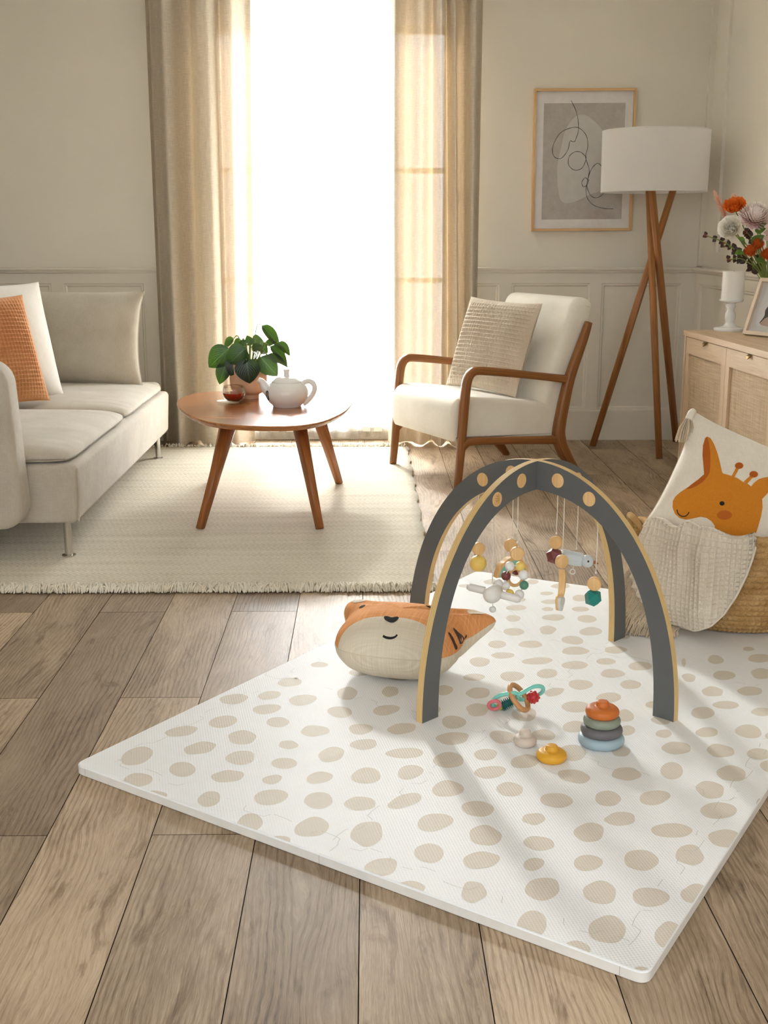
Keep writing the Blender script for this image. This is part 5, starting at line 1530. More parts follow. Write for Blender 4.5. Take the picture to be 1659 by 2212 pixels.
# ================================================================ TIGER PILLOW on the mat
def build_tiger():
    c = V3((.078, 2.705, MT)); rot = math.radians(-16)
    ex = V3((math.cos(rot), math.sin(rot), 0)); ey = V3((-math.sin(rot), math.cos(rot), 0)); ez = V3((0, 0, 1))
    a, b, hz = .150, .130, .080
    zc = .080
    def out(th):
        """outline radius in units of (a, b): rounded square with two ears at the far corners"""
        cs, sn = math.cos(th), math.sin(th)
        n = 3.0
        r = (abs(cs) ** n + abs(sn) ** n) ** (-1 / n)
        for e, am in ((math.radians(34), .56), (math.radians(140), .36)):
            dth = (th - e + PI) % (2 * PI) - PI
            r += am * math.exp(-(dth / .20) ** 2)
        return r
    def S(th, rho, side, off=0):
        r = out(th) * rho
        dome = (1 - rho ** 2.4) ** .52
        ear = max(0, out(th) - 1.15) / .30
        dome *= 1 - .25 * ear * rho
        lift = .016 * smoothstep(.5, 1.0, rho) * max(0, math.sin(th)) + .016 * min(1.2, ear) * smoothstep(.5, 1.0, rho)
        x, y = a * r * math.cos(th), b * r * math.sin(th)
        if side > 0: z = zc + hz * dome + lift
        else: z = zc - (zc - .001) * dome ** .9 + lift
        z += .0022 * math.sin(th * 17) * smoothstep(.75, .98, rho) * (1 - rho) * 8
        p = c + ex * x + ey * y + ez * (z + off * (1 if side > 0 else -1))
        return p, (x, y)
    def surf(x, y, off):
        th = math.atan2(y / b, x / a); r = math.hypot(x / a, y / b) / out(th)
        return S(th, min(.999, r), 1, off)[0]
    def uv(px, py):
        r = ray(px, py); x = y = 0.0
        best = None
        # march the ray until it meets the upper surface
        for k in range(700):
            tt = 2.2 + k * .0016; p = V3((0, 0, EYE)) + r * (tt / r.y)
            d = p - c; X, Y = d.dot(ex), d.dot(ey); th = math.atan2(Y / b, X / a); rr = math.hypot(X / a, Y / b) / out(th)
            if rr < .995 and p.z <= S(th, rr, 1)[0].z:
                lo, hi = tt - .0016, tt
                for _ in range(14):
                    md = (lo + hi) / 2; p = V3((0, 0, EYE)) + r * (md / r.y); d = p - c; X, Y = d.dot(ex), d.dot(ey); th = math.atan2(Y / b, X / a); rr = math.hypot(X / a, Y / b) / out(th)
                    if rr < .999 and p.z <= S(th, rr, 1)[0].z: hi = md
                    else: lo = md
                return (X, Y)
            if best is None or rr < best[0]: best = (rr, X, Y)
        return best[1:]
    Z = lambda q: uv(700 + q[0] / 4.1475, 1260 + q[1] / 4.1475)
    NV = Z((600, 300))[1]          # top of the muzzle, just behind the nose
    mb = MB(); N, K = 160, 36
    for side in (1, -1):
        mb.grid(lambda u, v: S(2 * PI * u, math.sin(v * PI / 2) if v < 1 else 1, side), N, K, 0 if side > 0 else 1, closeu=True, flip=side < 0)
    # printed face: orange coat with a cream muzzle (boundary from the cloth coordinates)
    t = NT('tiger_face_print'); sep = t.n('ShaderNodeSeparateXYZ'); t.l(t.coord('UV'), sep.inputs[0])
    u, v = sep.outputs[0], sep.outputs[1]
    q = t.math('ADD', t.math('POWER', t.math('ABSOLUTE', t.math('DIVIDE', t.math('ADD', u, .004), .139)), 2.6), t.math('POWER', t.math('ABSOLUTE', t.math('DIVIDE', t.math('ADD', v, .098 - NV), .098)), 2.2))
    low = t.math('LESS_THAN', v, NV - .098)
    lowq = t.math('LESS_THAN', t.math('ABSOLUTE', t.math('ADD', u, .004)), .139)
    mk = t.math('MAXIMUM', t.math('LESS_THAN', q, 1.0), t.math('MULTIPLY', low, lowq))
    w1 = t.noise(t.coord('UV', (520, 10, 1)), 1, 2); w2 = t.noise(t.coord('UV', (10, 520, 1)), 1, 2); w = t.math('MULTIPLY', t.math('ADD', w1, w2), .5)
    col = t.mix(mk, t.ramp(w, [(.38, (208, 136, 80)), (.62, (230, 168, 112))]), t.ramp(w, [(.30, (208, 195, 170)), (.70, (228, 217, 196))]))
    t.principled(col, .9, t.bump(w, .3, .002), 0, .12)
    o = mb.build('tiger_pillow', [t.m, M['tiger_cream']], None, angle=180, origin=tuple(c))
    weld(o, 1e-5)
    tag(o, 'orange and cream tiger face pillow lying on the mat behind the play gym leg', 'pillow')
    sm = MB().tube([S(2 * PI * k / N, 1, 1)[0] for k in range(N)], .0017, 6, closed=True); sm.build('seam', M['tiger_cream'], o, angle=180)
    D = lambda name, pts, m, off=.0010: decal(name, smooth_poly([Z(q) for q in pts], 3), surf, M[m], o, .008, off)
    D('printed_nose', [(536, 306), (548, 297), (570, 298), (604, 308), (640, 303), (660, 302), (669, 314), (655, 334), (630, 352), (600, 356), (568, 345), (544, 328)], 'print_black')
    decal('printed_mouth', stroke([Z(q) for q in ((528, 474), (548, 486), (582, 494), (615, 492), (640, 481), (656, 464))], .0042, 6), surf, M['print_black'], o, .012, .001)
    ec = Z((341, 209)); decal('printed_eye', ell(ec[0], ec[1], .0080, .0075, 16), surf, M['print_black'], o, .012, .001)
    D('printed_stripe', [(1112, 448), (1130, 455), (1160, 500), (1180, 545), (1196, 580), (1192, 612), (1176, 600), (1160, 555), (1136, 500)], 'tiger_brown', .0022)
    D('printed_stripe', [(1158, 408), (1178, 420), (1215, 455), (1255, 495), (1280, 518), (1262, 545), (1222, 562), (1208, 520), (1180, 455)], 'tiger_brown', .0022)
    for pts in ([(148, 330), (128, 345), (110, 375), (106, 392), (122, 372)], [(140, 360), (120, 382), (106, 412), (104, 430), (120, 400)]):
        D('printed_stripe', pts, 'tiger_brown', .0014)
    for e, nm in ((34, 'r'), (140, 'l')):
        e = math.radians(e); pts = []
        for k in range(18):
            t2 = 2 * PI * k / 18; th = e + .095 * math.cos(t2); rho = .80 + .085 * math.sin(t2)
            r = out(th) * rho; pts.append((a * r * math.cos(th), b * r * math.sin(th)))
        decal('inner_ear', pts, surf, M['tiger_cream'], o, .012, .0010, 'cream inner ear')
    # second eye on the far side of the forehead
    decal('printed_eye', ell(.058, .055, .011, .006, 14), surf, M['print_black'], o, .012, .001)
build_tiger()
# ================================================================ PLAY GYM
GC = V3((.387, 2.677, MT)); GT = .0170
GA, GH, GAI, GHI = .392, .522, .340, .456          # outer half span / height, inner half span / height
def g_out(s): return GH * max(0, 1 - (abs(s) / GA) ** 2.08) ** (1 / 2.08)
def g_in(s): return GHI * max(0, 1 - (abs(s) / GAI) ** 2.3) ** (1 / 2.3) if abs(s) < GAI else 0
DA, DB = V3((1, 1, 0)).normalized(), V3((1, -1, 0)).normalized()
def build_gym():
    g = thing('play_gym', tuple(GC), 'slate grey wooden play gym of two crossed arches standing on the mat', 'play gym')
    for d in (DA, DB):
        nrm = V3((-d.y, d.x, 0))
        N = 72; mb = MB()
        pts = []
        for k in range(N + 1):
            a = PI * k / N
            co, si = math.cos(a), math.sin(a)
            o = (-GA * math.copysign(abs(co) ** (2 / 2.08), co), GH * abs(si) ** (2 / 2.08)); i = (-GAI * math.copysign(abs(co) ** (2 / 2.3), co), GHI * abs(si) ** (2 / 2.3))
            pts.append((o, i))
        W = lambda q, t: GC + d * q[0] + V3((0, 0, q[1])) + nrm * t
        h = GT / 2
        for sd in (-1, 1):
            vs = []
            for o, i in pts: vs += [W(o, sd * h), W(i, sd * h)]
            mb.add(vs, [(2 * k, 2 * k + 1, 2 * k + 3, 2 * k + 2) for k in range(N)], 0)
        for w in (0, 1):
            vs, uv = [], []; L = 0
            for k, pr in enumerate(pts):
                if k: L += math.hypot(pr[w][0] - pts[k - 1][w][0], pr[w][1] - pts[k - 1][w][1])
                for sd in (-1, 1): vs.append(W(pr[w], sd * h)); uv.append((sd * h, L))
            mb.add(vs, [(2 * k, 2 * k + 1, 2 * k + 3, 2 * k + 2) for k in range(N)], 1, uv)
        for k in (0, N):
            vs = [W(pts[k][0], -h), W(pts[k][0], h), W(pts[k][1], h), W(pts[k][1], -h)]
            mb.add(vs, [(0, 1, 2, 3)], 1, [(-h, 0), (h, 0), (h, .05), (-h, .05)])
        o = mb.build('arch', [M['gym_grey'], M['ply']], g, angle=30, bevel=.0009, segs=2)
        for s in (-.152, -.066, .066, .152):
            z = (g_out(s) + g_in(s)) / 2 + .001
            p = GC + d * s + V3((0, 0, z))
            m = Matrix((d, V3((0, 0, 1)), nrm)).transposed()
            D = MB(); D.lathe(p, [(0, -h - .0008), (.0158, -h - .0008), (.0165, -h - .0002), (.0165, h + .0002), (.0158, h + .0008), (0, h + .0008)], 40, M=m)
            dk = D.build('wooden_peg', M['beech'], o, angle=40)
            if d is DA and s == -.152:
                mk = MB(); f = -nrm if nrm.y > 0 else nrm
                ex = d; ey = V3((0, 0, 1))
                Q = lambda x, y: p + f * (h + .0012) + ex * x + ey * y
                def petal(cx, cy, an, L, w):
                    vs = []
                    for k in range(10):
                        t = 2 * PI * k / 10; u, v = L / 2 * math.cos(t), w / 2 * math.sin(t)
                        vs.append(Q(cx + u * math.cos(an) - v * math.sin(an), cy + u * math.sin(an) + v * math.cos(an)))
                    mk.add(vs, [tuple(range(10))])
                # stylised mark: three rows of little curled strokes, and a short line of letters beneath
                for (x, y, an) in ((-.0030, .0088, .6), (.0032, .0100, 1.2), (-.0005, .0064, -.5), (.0042, .0060, -.9), (-.0046, .0030, .2), (-.0008, .0014, 1.0), (.0036, .0020, -.3), (.0052, -.0006, 1.4), (-.0040, -.0024, -1.0), (.0012, -.0022, .4), (.0040, -.0044, -1.1), (-.0024, -.0048, .7)):
                    petal(x, y, an, .0052, .0019)
                for k in range(5): petal(-.0052 + .0027 * k, -.0098 + .0007 * k, 1.35, .0030 if k % 2 else .0022, .0011)
                mk.build('engraved_mark', M['burn'], dk, smooth=False, fix=False)
    return g
build_gym()

# ---------------- hanging toys
def hang(dv, s, name, label, zend):
    """a toy on a cord tied round the arch; returns thing, centre line x, y"""
    p = GC + dv * s; top = GC.z + (g_in(s) or 0)
    t = thing(name, (p.x, p.y, zend), label, 'hanging toy', 'toys hanging from the play gym')
    MB().tube([V3((p.x, p.y, top + .0005)), V3((p.x + .0006, p.y, (top + zend) / 2)), V3((p.x, p.y, zend))], .0011, 7).build('cord', M['cord'], t, angle=180)
    k = MB(); k.sphere((p.x, p.y, zend + .003), (.0024, .0024, .0034), 10, 7); k.build('knot', M['cord'], t, angle=180)
    return t, p.x, p.y
def zz(px, py, x, y): return on_y(px, py, y).z
def disc(t, x, y, z, ang, r=.0158, th=.014, name='wooden_disc'):
    m = Matrix((V3((math.cos(ang), math.sin(ang), 0)), V3((0, 0, 1)), V3((math.sin(ang), -math.cos(ang), 0)))).transposed()
    h = th / 2
    return MB().lathe((x, y, z), [(0, -h), (r - .0025, -h), (r - .0008, -h + .0009), (r, -h + .003), (r, h - .003), (r - .0008, h - .0009), (r - .0025, h), (0, h)], 36, M=m).build(name, M['beech'], t, angle=50)

def polyhedron(c, r, rot=0, tilt=.2):
    """cuboctahedron-like cut bead"""
    mb = MB(); vs = []
    R = Euler((tilt, .1, rot)).to_matrix()
    bm = bmesh.new()
    for a in (-1, 1):
        for b in (-1, 1):
            for p in ((a, b, 0), (a, 0, b), (0, a, b)): bm.verts.new(c + R @ (V3(p).normalized() * r))
    bmesh.ops.convex_hull(bm, input=bm.verts[:]); bmesh.ops.dissolve_limit(bm, angle_limit=.02, verts=bm.verts[:], edges=bm.edges[:])
    bm.verts.index_update()
    mb.add([v.co.copy() for v in bm.verts], [[v.index for v in f.verts] for f in bm.faces]); bm.free()
    return mb

def build_toys():
    # yellow ball (far left)
    p = GC + DB * -.170; z = zz(1038, 1170, p.x, p.y)
    t, x, y = hang(DB, -.170, 'ball_mobile', 'hanging toy with a wooden disc and a large yellow ball', z)
    zd = zz(1041, 1185, x, y); disc(t, x + .002, y, zd, .45)
    MB().sphere((x + .002, y, zz(1040, 1217, x, y)), .0205, 28, 18).build('ball', M['yellow'], t, angle=180)
    # aeroplane (near left)
    p = GC + DA * -.152; z = zz(1058, 1260, p.x, p.y)
    t, x, y = hang(DA, -.152, 'plane_mobile', 'hanging pale grey toy aeroplane with long wings and a bell', z)
    zc = zz(1057, 1283, x, y); c = V3((x + .001, y, zc))
    f = V3((.50, .86, .12)).normalized()
    mb = MB(); S = [c - f * .024, c - f * .021, c - f * .012, c, c + f * .014, c + f * .026, c + f * .034]
    mb.tube(S, [.004, .0125, .0185, .0205, .018, .014, .006], 24); mb.build('fuselage', M['bone'], t, angle=180)
    wd = V3((.93, -.30, -.16)).normalized()
    for sg in (-1, 1):
        b = c + f * .006; L = .062
        MB().tube([b + wd * sg * .012, b + wd * sg * .035, b + wd * sg * (L - .006), b + wd * sg * L], [.0085, .0085, .0088, .0055], 18, up=(0, 0, 1), sq=.9).build('wing', M['bone'], t, angle=180)
    MB().sphere(c + f * .030 + V3((0, 0, .012)), (.011, .011, .012), 16, 10).build('cabin', M['bone'], t, angle=180)
    rb = MB(); e = c - V3((.0, .008, .021))
    rb.tube([e, e + V3((0, 0, -.006))], .0008, 6); rb.build('bell_ring', M['chrome'], t, angle=180)
    MB().sphere(e + V3((0, 0, -.0125)), .0078, 18, 12).build('bell', M['pgrey'], t, angle=180)
    # rainbow (behind the bead ring)
    p = GC + DB * -.066; z = zz(1104, 1164, p.x, p.y)
    t, x, y = hang(DB, -.066, 'rainbow_mobile', 'hanging wooden rainbow toy with a teal arch behind the bead ring', z)
    zd = zz(1103, 1178, x, y); disc(t, x - .002, y, zd, -.5)
    cz = zz(1100, 1242, x, y); ar = V3((.86, .42, 0)).normalized(); nr = V3((ar.y, -ar.x, 0))
    def arc(r0, r1, th, name, mat, wavy=0):
        mb = MB(); N = 40; vs = []
        for k in range(N + 1):
            a = PI * k / N; w = wavy * abs(math.sin(4.5 * a))
            for r in (r0, r1 + w):
                for sd in (-1, 1): vs.append(V3((x, y, cz)) + ar * (r * math.cos(a)) + V3((0, 0, r * math.sin(a))) + nr * (sd * th / 2))
        q = []
        for k in range(N):
            b = 4 * k; n = b + 4
            q += [(b, n, n + 1, b + 1), (b + 2, b + 3, n + 3, n + 2), (b, b + 2, n + 2, n), (b + 1, n + 1, n + 3, b + 3)]
        q += [(0, 1, 3, 2), (4 * N, 4 * N + 2, 4 * N + 3, 4 * N + 1)]
        return mb.add(vs, q).build(name, mat, t, angle=40, bevel=.0008)
    arc(.0365, .0425, .0165, 'outer_arch', M['beech'], .003); arc(.0225, .0370, .0185, 'teal_arch', M['mint']); arc(.0155, .0235, .0165, 'inner_arch', M['beech']); arc(.008, .0155, .0150, 'maroon_arch', M['maroon'])
    rc = V3((x + .010, y - .012, zz(1104, 1243, x, y)))
    R = [rc + ar * (.021 * math.cos(2 * PI * k / 48)) + V3((0, 0, .021 * math.sin(2 * PI * k / 48))) for k in range(48)]
    MB().tube(R, .0042, 12, closed=True).build('wooden_ring', M['beech'], t, angle=180)
    # bead ring (near left inner)
    p = GC + DA * -.066; z = zz(1112, 1174, p.x, p.y)
    t, x, y = hang(DA, -.066, 'bead_ring_mobile', 'hanging ring of white, yellow, maroon and green beads under a wooden disc', z)
    zd = zz(1110, 1195, x, y); disc(t, x + .0005, y - .002, zd, .1)
    px = [(1101, 1223, 'bead_white', 10.5), (1124, 1223, 'yellow', 10.5), (1131, 1242, 'bead_white', 11), (1132, 1264, 'sea', 10), (1122, 1284, 'bead_white', 10.5), (1101, 1282, 'yellow', 9.5), (1092, 1265, 'bead_white', 10), (1093, 1244, 'maroon', 10.5)]
    for k, (a, b, m, r) in enumerate(px):
        q = on_y(a, b, y - .004 + .010 * math.cos(k * PI / 4)); MB().sphere(q, r * .00107, 20, 14).build('bead', M[m], t, angle=180)
    loop = [on_y(1112 + 20 * math.cos(2 * PI * k / 40), 1253 + 31 * math.sin(2 * PI * k / 40), y - .004) for k in range(40)]
    MB().tube(loop, .0011, 6, closed=True).build('string', M['cord'], t, angle=180)
    # maroon cut bead (back right inner)
    p = GC + DA * .085; z = zz(1196, 1155, p.x, p.y)
    t, x, y = hang(DA, .085, 'maroon_bead_mobile', 'hanging toy with a wooden disc above a maroon faceted bead', z)
    disc(t, x, y, zz(1196, 1172, x, y), -.75)
    polyhedron(V3((x - .003, y, zz(1192, 1201, x, y))), .0205, .5, .3).build('faceted_bead', M['maroon'], t, smooth=False)
    # moon, cloud (near right inner)
    p = GC + DB * .080; z = zz(1212, 1195, p.x, p.y)
    t, x, y = hang(DB, .080, 'cloud_mobile', 'hanging wooden disc with an edge-on moon slice and a grey cloud below', z)
    disc(t, x - .001, y, zz(1210, 1213, x, y), .55)
    zt, zb = zz(1213, 1229, x, y), zz(1213, 1287, x, y)
    ar = V3((.30, .95, 0)).normalized(); nr = V3((ar.y, -ar.x, 0))
    mb = MB(); N = 26; vs = []; zc = (zt + zb) / 2; R0 = (zt - zb) / 2
    for k in range(N + 1):
        a = PI / 2 + (k / N - .5) * -PI * .98 + PI / 2 - PI / 2
        a = -PI / 2 + PI * k / N
        o = R0; i = .72 * R0
        for (r, off) in ((o, -.25 * R0), (i, -.25 * R0 - .0)):
            for sd in (-1, 1): vs.append(V3((x, y, zc)) + ar * (r * math.cos(a) * (1.0 if r == o else .62) + off) + V3((0, 0, R0 * math.sin(a) * (1 if r == o else .94))) + nr * (sd * .0072))
    q = []
    for k in range(N):
        b = 4 * k; n = b + 4
        q += [(b, n, n + 1, b + 1), (b + 2, b + 3, n + 3, n + 2), (b, b + 2, n + 2, n), (b + 1, n + 1, n + 3, b + 3)]
    q += [(0, 1, 3, 2), (4 * N, 4 * N + 2, 4 * N + 3, 4 * N + 1)]
    mb.add(vs, q).build('moon', M['beech'], t, angle=40)
    mc = MB(); 
    ar2 = V3((.55, .83, 0)).normalized(); nr2 = V3((ar2.y, -ar2.x, 0)); cc = V3((x - .002, y, zz(1208, 1302, x, y)))
    for lo, hi, mi in ((-.0065, 0, 0), (0, .0065, 1)):
        O = [(.0125 * (1 + .16 * math.sin(3 * q + .6)) * math.cos(q), .0165 * (1 + .13 * math.sin(3 * q + .6)) * math.sin(q)) for q in [2 * PI * k / 40 for k in range(40)]]
        ra = [cc + ar2 * u + V3((0, 0, v)) + nr2 * lo for u, v in O]; rb = [cc + ar2 * u + V3((0, 0, v)) + nr2 * hi for u, v in O]
        mc.add(ra + rb, [(i, (i + 1) % 40, 40 + (i + 1) % 40, 40 + i) for i in range(40)] + [tuple(range(40)), tuple(range(40, 80))], mi)
    mc.build('cloud', [M['beech'], M['pgrey']], t, angle=40)
    MB().tube([V3((x, y, zb + .002)), cc + V3((0, 0, .010))], .001, 6).build('lower_cord', M['cord'], t, angle=180)
    # bird (back right outer)
    p = GC + DA * .170; z = zz(1241, 1188, p.x, p.y)
    t, x, y = hang(DA, .170, 'bird_mobile', 'hanging pale grey toy bird with an orange beak', z)
    zc = zz(1242, 1207, x, y); f = V3((.95, -.28, -.12)).normalized(); c = V3((x, y, zc))
    body = spline([tuple(c - f * .040 + V3((0, 0, .010))), tuple(c - f * .030 + V3((0, 0, .007))), tuple(c - f * .012), tuple(c + f * .010), tuple(c + f * .020)], 5); N = len(body)
    MB().tube(body, [interp([0, .15, .5, .85, 1], [.004, .010, .0175, .0165, .010], i / (N - 1)) for i in range(N)], 24).build('body', M['sky'], t, angle=180)
    hd = on_y(1269, 1212, y - .012); MB().sphere(hd, .0158, 24, 16).build('head', M['sky'], t, angle=180)
    bk = hd + f * .013; MB().tube([bk, bk + f * .006, bk + f * .014 + V3((0, 0, -.002))], [.0055, .0042, .0006], 14).build('beak', M['beak'], t, angle=180)
    for sg in (-1, 1):
        w = c - f * .012 + V3((0, sg * .0155, .004)); MB().sphere(w, (.0042, .010, .024), 18, 12, M=axes(f, (0, 0, 1))).build('wing', M['sky'], t, angle=180)
    ed = V3((-.05, -1, .22)).normalized(); MB().sphere(hd + ed * .0150, .0026, 10, 8).build('eye', M['ink'], t, angle=180)
    rg = on_y(1237, 1235, y); MB().tube([c + V3((-.004, 0, -.014)), rg + V3((0, 0, .006))], .0006, 5).build('ring_cord', M['cord'], t, angle=180)
    MB().tube([rg + V3((.0062 * math.cos(2 * PI * k / 28), 0, .0062 * math.sin(2 * PI * k / 28))) for k in range(28)], .0014, 8, closed=True).build('ring', M['pgrey'], t, angle=180)
    # teal cut bead (near right outer)
    p = GC + DB * .172; z = zz(1285, 1240, p.x, p.y)
    t, x, y = hang(DB, .172, 'teal_bead_mobile', 'hanging toy with a wooden disc above a teal faceted bead', z)
    disc(t, x - .002, y, zz(1283, 1261, x, y), -.4)
    polyhedron(V3((x - .004, y, zz(1281, 1291, x, y))), .0212, .15, .12).build('faceted_bead', M['teal'], t, smooth=False)
build_toys()

# ================================================================ TOYS LYING ON THE MAT
def ring_toy(c, R, h, hole=0):
    """soft flattened ring, lying flat with its base at c"""
    n = 24; pr = []
    for k in range(n + 1):
        a = -PI / 2 + PI * k / n
        pr.append((R - h / 2 * 1.1 + h / 2 * 1.1 * abs(math.cos(a)) ** .8, h / 2 + h / 2 * math.sin(a)))
    r_in = hole or .012
    return [(r_in, 0.0006)] + pr + [(r_in, h)] + [(r_in - .002, h - .003), (r_in - .002, .003), (r_in, .0006)]
def build_stack():
    b = on_z(1298, 1606, MT)
    G = 'stacking rings of the tower'
    z = MT
    for m, R, h, lb in (('sil_blue', .0475, .0225, 'pale blue silicone ring at the bottom of the stacking tower'), ('sil_grey', .0430, .0215, 'dark grey silicone ring second from the bottom of the tower'), ('sil_green', .0382, .0205, 'sage green silicone ring under the orange top of the tower')):
        c = V3((b.x, b.y, z)); o = MB().lathe(c, ring_toy(c, R, h), 56).build('stacking_ring', M[m], None, angle=180, origin=tuple(c)); tag(o, lb, 'stacking ring', G)
        z += h - .0012
    def cap(name, c, R, h, m, lb, kr, kh, g=None):
        pr = [(0, 0), (R * .72, 0), (R * .90, h * .10), (R * .985, h * .30), (R, h * .48), (R * .96, h * .70), (R * .80, h * .92), (R * .60, h * .985), (kr + .0035, h * 1.0), (kr + .0010, h * 1.02 + .0008), (kr + .0004, h + kh * .4), (kr, h + kh * .78), (kr - .0012, h + kh * .94), (kr - .0035, h + kh), (0, h + kh)]
        o = MB().lathe(c, [tuple(q) for q in spline(pr[:10], 3)] + pr[10:], 56).build(name, m, None, angle=60, origin=tuple(c)); return tag(o, lb, 'stacking ring', g)
    cap('stacking_ring', V3((b.x, b.y, z)), .0345, .0225, M['sil_orange'], 'burnt orange silicone top piece of the stacking tower', .0125, .0105, G)
    c = on_z(1134, 1608, MT); cap('stacking_piece', c, .0240, .0205, M['sil_beige'], 'small beige silicone stacking piece lying on the mat', .0118, .011, 'loose stacking pieces')
    c = on_z(1191, 1641, MT); cap('stacking_piece', c, .0305, .0215, M['sil_mustard'], 'mustard yellow silicone stacking piece in front on the mat', .0118, .010, 'loose stacking pieces')
build_stack()

def build_rattle():
    y = on_z(1110, 1541, MT).y
    c = on_z(1115, 1520, MT)
    t = thing('baby_rattle', tuple(c), 'colourful rattle with teal hoops, wooden ring and red knob on the mat', 'rattle')
    Q = lambda px, py, dy=0: on_y(px, py, y + dy)
    def P(L, **k): return [Q(*q) for q in L]
    # teal hoop on the left, threaded with the ribbed coil
    lp = spline([tuple(Q(a, b, d)) for a, b, d in ((1121, 1501, -.004), (1113, 1497, -.010), (1100, 1498, -.006), (1080, 1502, .002), (1066, 1512, .008), (1064, 1522, .012), (1074, 1527, .022), (1092, 1521, .032), (1110, 1511, .030), (1120, 1505, .014))], 8)
    MB().tube(lp, .0046, 14).build('left_hoop', M['rat_teal'], t, angle=180)
    rp = spline([tuple(Q(a, b, d)) for a, b, d in ((1117, 1504, -.004), (1124, 1499, -.010), (1132, 1494, -.006), (1148, 1485, .002), (1162, 1482, .008), (1172, 1485, .012), (1172, 1494, .022), (1160, 1502, .028), (1142, 1508, .026), (1126, 1511, .020), (1118, 1507, .010))], 8)
    MB().tube(rp, .0046, 14).build('right_hoop', M['rat_teal'], t, angle=180)
    # wooden ring standing at an angle through both hoops
    rc = Q(1121, 1506.5, .006); a1 = (Q(1138, 1532, -.004) - Q(1103, 1481, .012)).normalized(); a2 = V3((.35, .90, .15)); a2 = (a2 - a1 * a2.dot(a1)).normalized()
    rr = (Q(1138, 1532, -.004) - Q(1103, 1481, .012)).length / 2
    MB().tube([rc + a1 * (rr * math.cos(2 * PI * k / 56)) + a2 * (rr * .82 * math.sin(2 * PI * k / 56)) for k in range(56)], .0058, 16, closed=True).build('wooden_ring', M['rat_wood'], t, angle=180)
    pc = Q(1068, 1523, .0); b1 = V3((.86, .2, -.42)).normalized(); b2 = V3((.25, -.35, .9)); b2 = (b2 - b1 * b2.dot(b1)).normalized()
    MB().tube([pc + b1 * (.0125 * math.cos(2 * PI * k / 44)) + b2 * (.0125 * math.sin(2 * PI * k / 44)) for k in range(44)], .0040, 12, closed=True).build('pink_ring', M['rat_pink'], t, angle=180)
    d0, d1 = Q(1083, 1525, .020), Q(1110, 1513, .022); d = (d1 - d0); L = d.length; m = axes(d, (0, 0, 1))
    pr = []
    for k in range(7):
        z = L * (k + .0) / 7
        pr += [(.0080, z), (.0125, z + L * .03), (.0128, z + L * .07), (.0080, z + L * .10)]
    MB().lathe(d0, [(.003, 0)] + pr + [(.003, L)], 30, M=m).build('ribbed_coil', M['rat_green'], t, angle=60)
    MB().sphere(Q(1080, 1525.5, .018), (.0075, .0055, .0085), 16, 12).build('lime_bead', M['rat_lime'], t, angle=180)
    kc = Q(1152, 1506, .016); mb = MB(); mb.sphere(kc, .0130, 20, 14)
    for k in range(26):
        zq = 1 - 2 * (k + .5) / 26; q = math.sqrt(1 - zq * zq); a = k * 2.39996; n = V3((q * math.cos(a), q * math.sin(a), zq))
        mb.sphere(kc + n * .0125, .0030, 8, 6)
    mb.build('knobbed_ball', M['rat_red'], t, angle=180)
build_rattle()
# ================================================================ CAMERA, SKY, LIGHT
cam = bpy.data.cameras.new('camera'); co = bpy.data.objects.new('camera', cam); COL.objects.link(co)
co.location = (0, 0, EYE); co.rotation_euler = (PI / 2 - PITCH, 0, TURN)
cam.sensor_fit = 'VERTICAL'; cam.sensor_height = 36.0; cam.sensor_width = 27.0; cam.lens = FPX / 2212 * 36
cam.clip_start = .05
SC.camera = co

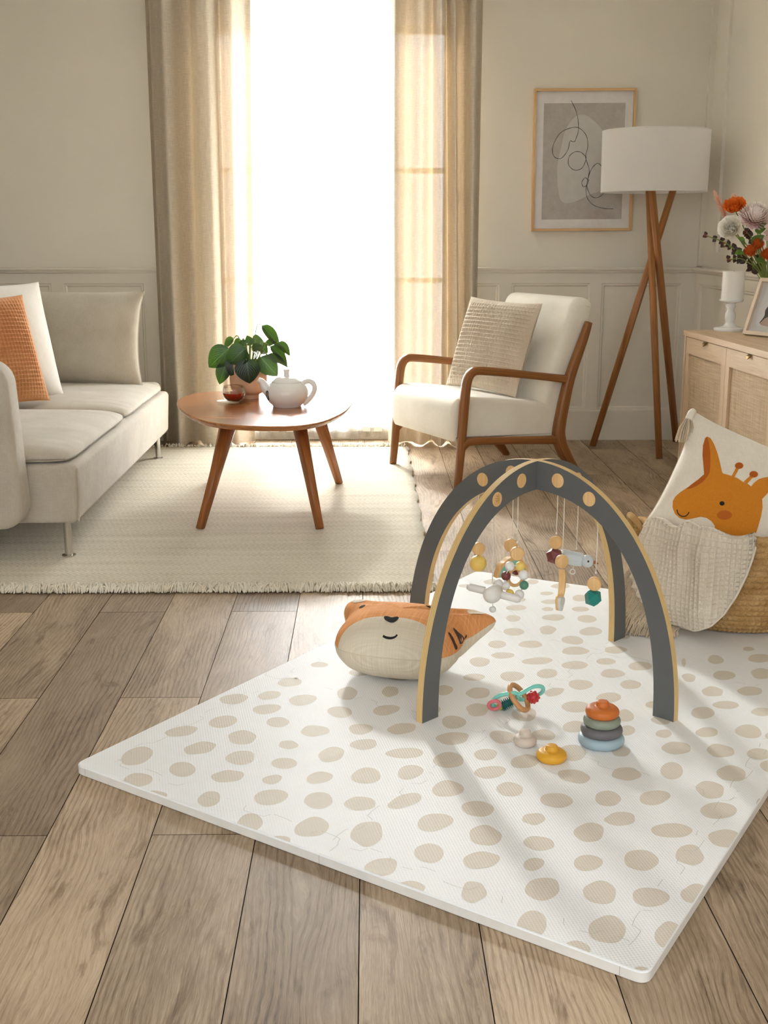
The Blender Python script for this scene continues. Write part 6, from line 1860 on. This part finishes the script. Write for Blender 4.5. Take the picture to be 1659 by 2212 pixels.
wd = bpy.data.worlds.new('sky'); SC.world = wd; wd.use_nodes = True
t = wd.node_tree; t.nodes.clear()
o = t.nodes.new('ShaderNodeOutputWorld'); bg = t.nodes.new('ShaderNodeBackground'); t.links.new(bg.outputs[0], o.inputs[0])
tc = t.nodes.new('ShaderNodeTexCoord'); sp = t.nodes.new('ShaderNodeSeparateXYZ'); t.links.new(tc.outputs['Generated'], sp.inputs[0])
def rmp(sock, stops):
    m = t.nodes.new('ShaderNodeMapRange'); t.links.new(sock, m.inputs[0]); m.inputs[1].default_value = -1; m.inputs[2].default_value = 1
    r = t.nodes.new('ShaderNodeValToRGB'); t.links.new(m.outputs[0], r.inputs[0]); e = r.color_ramp.elements
    for i, (p, c) in enumerate(stops): e[i].position = p; e[i].color = tuple(c) + (1,)
    return r.outputs[0]
WORLD_FRONT, WORLD_BACK = 17.0, 1.40
back = rmp(sp.outputs[2], [(.42, [WORLD_BACK * .30 * k for k in (1, 1, .98)]), (.60, [WORLD_BACK * k for k in (.95, 1.0, 1.06)])])
front = rmp(sp.outputs[1], [(.50, (0, 0, 0)), (.66, [WORLD_FRONT * k for k in (.955, 1.0, 1.05)])])
ad = t.nodes.new('ShaderNodeMix'); ad.data_type = 'RGBA'; ad.blend_type = 'ADD'; ad.clamp_result = False; ad.inputs[0].default_value = 1
t.links.new(back, ad.inputs[6]); t.links.new(front, ad.inputs[7])
t.links.new(ad.outputs[2], bg.inputs[0]); bg.inputs[1].default_value = 1.0

def area(name, loc, target, size, power, col, shape='DISK', size_y=None):
    l = bpy.data.lights.new(name, 'AREA'); l.energy = power; l.color = col; l.shape = shape; l.size = size
    if size_y: l.size_y = size_y
    ob = bpy.data.objects.new(name, l); COL.objects.link(ob); ob.location = loc
    ob.rotation_euler = (V3(target) - V3(loc)).to_track_quat('-Z', 'Y').to_euler(); return ob
area('low_sun', (-.9, 9.0, 3.0), (.2, 3.0, 0), .45, 340, (.985, 1.0, .985))

vs = SC.view_settings
vs.view_transform = 'Standard'; vs.look = 'None'; vs.gamma = 1.0; vs.use_curve_mapping = False; vs.exposure = 1.0
SC.display_settings.display_device = 'sRGB'
cy = SC.cycles
cy.use_denoising = True
cy.use_adaptive_sampling = True; cy.adaptive_threshold = .035
cy.max_bounces = 8; cy.diffuse_bounces = 4; cy.glossy_bounces = 4; cy.transmission_bounces = 6; cy.transparent_max_bounces = 16
cy.caustics_reflective = False; cy.caustics_refractive = False
cy.sample_clamp_indirect = 6
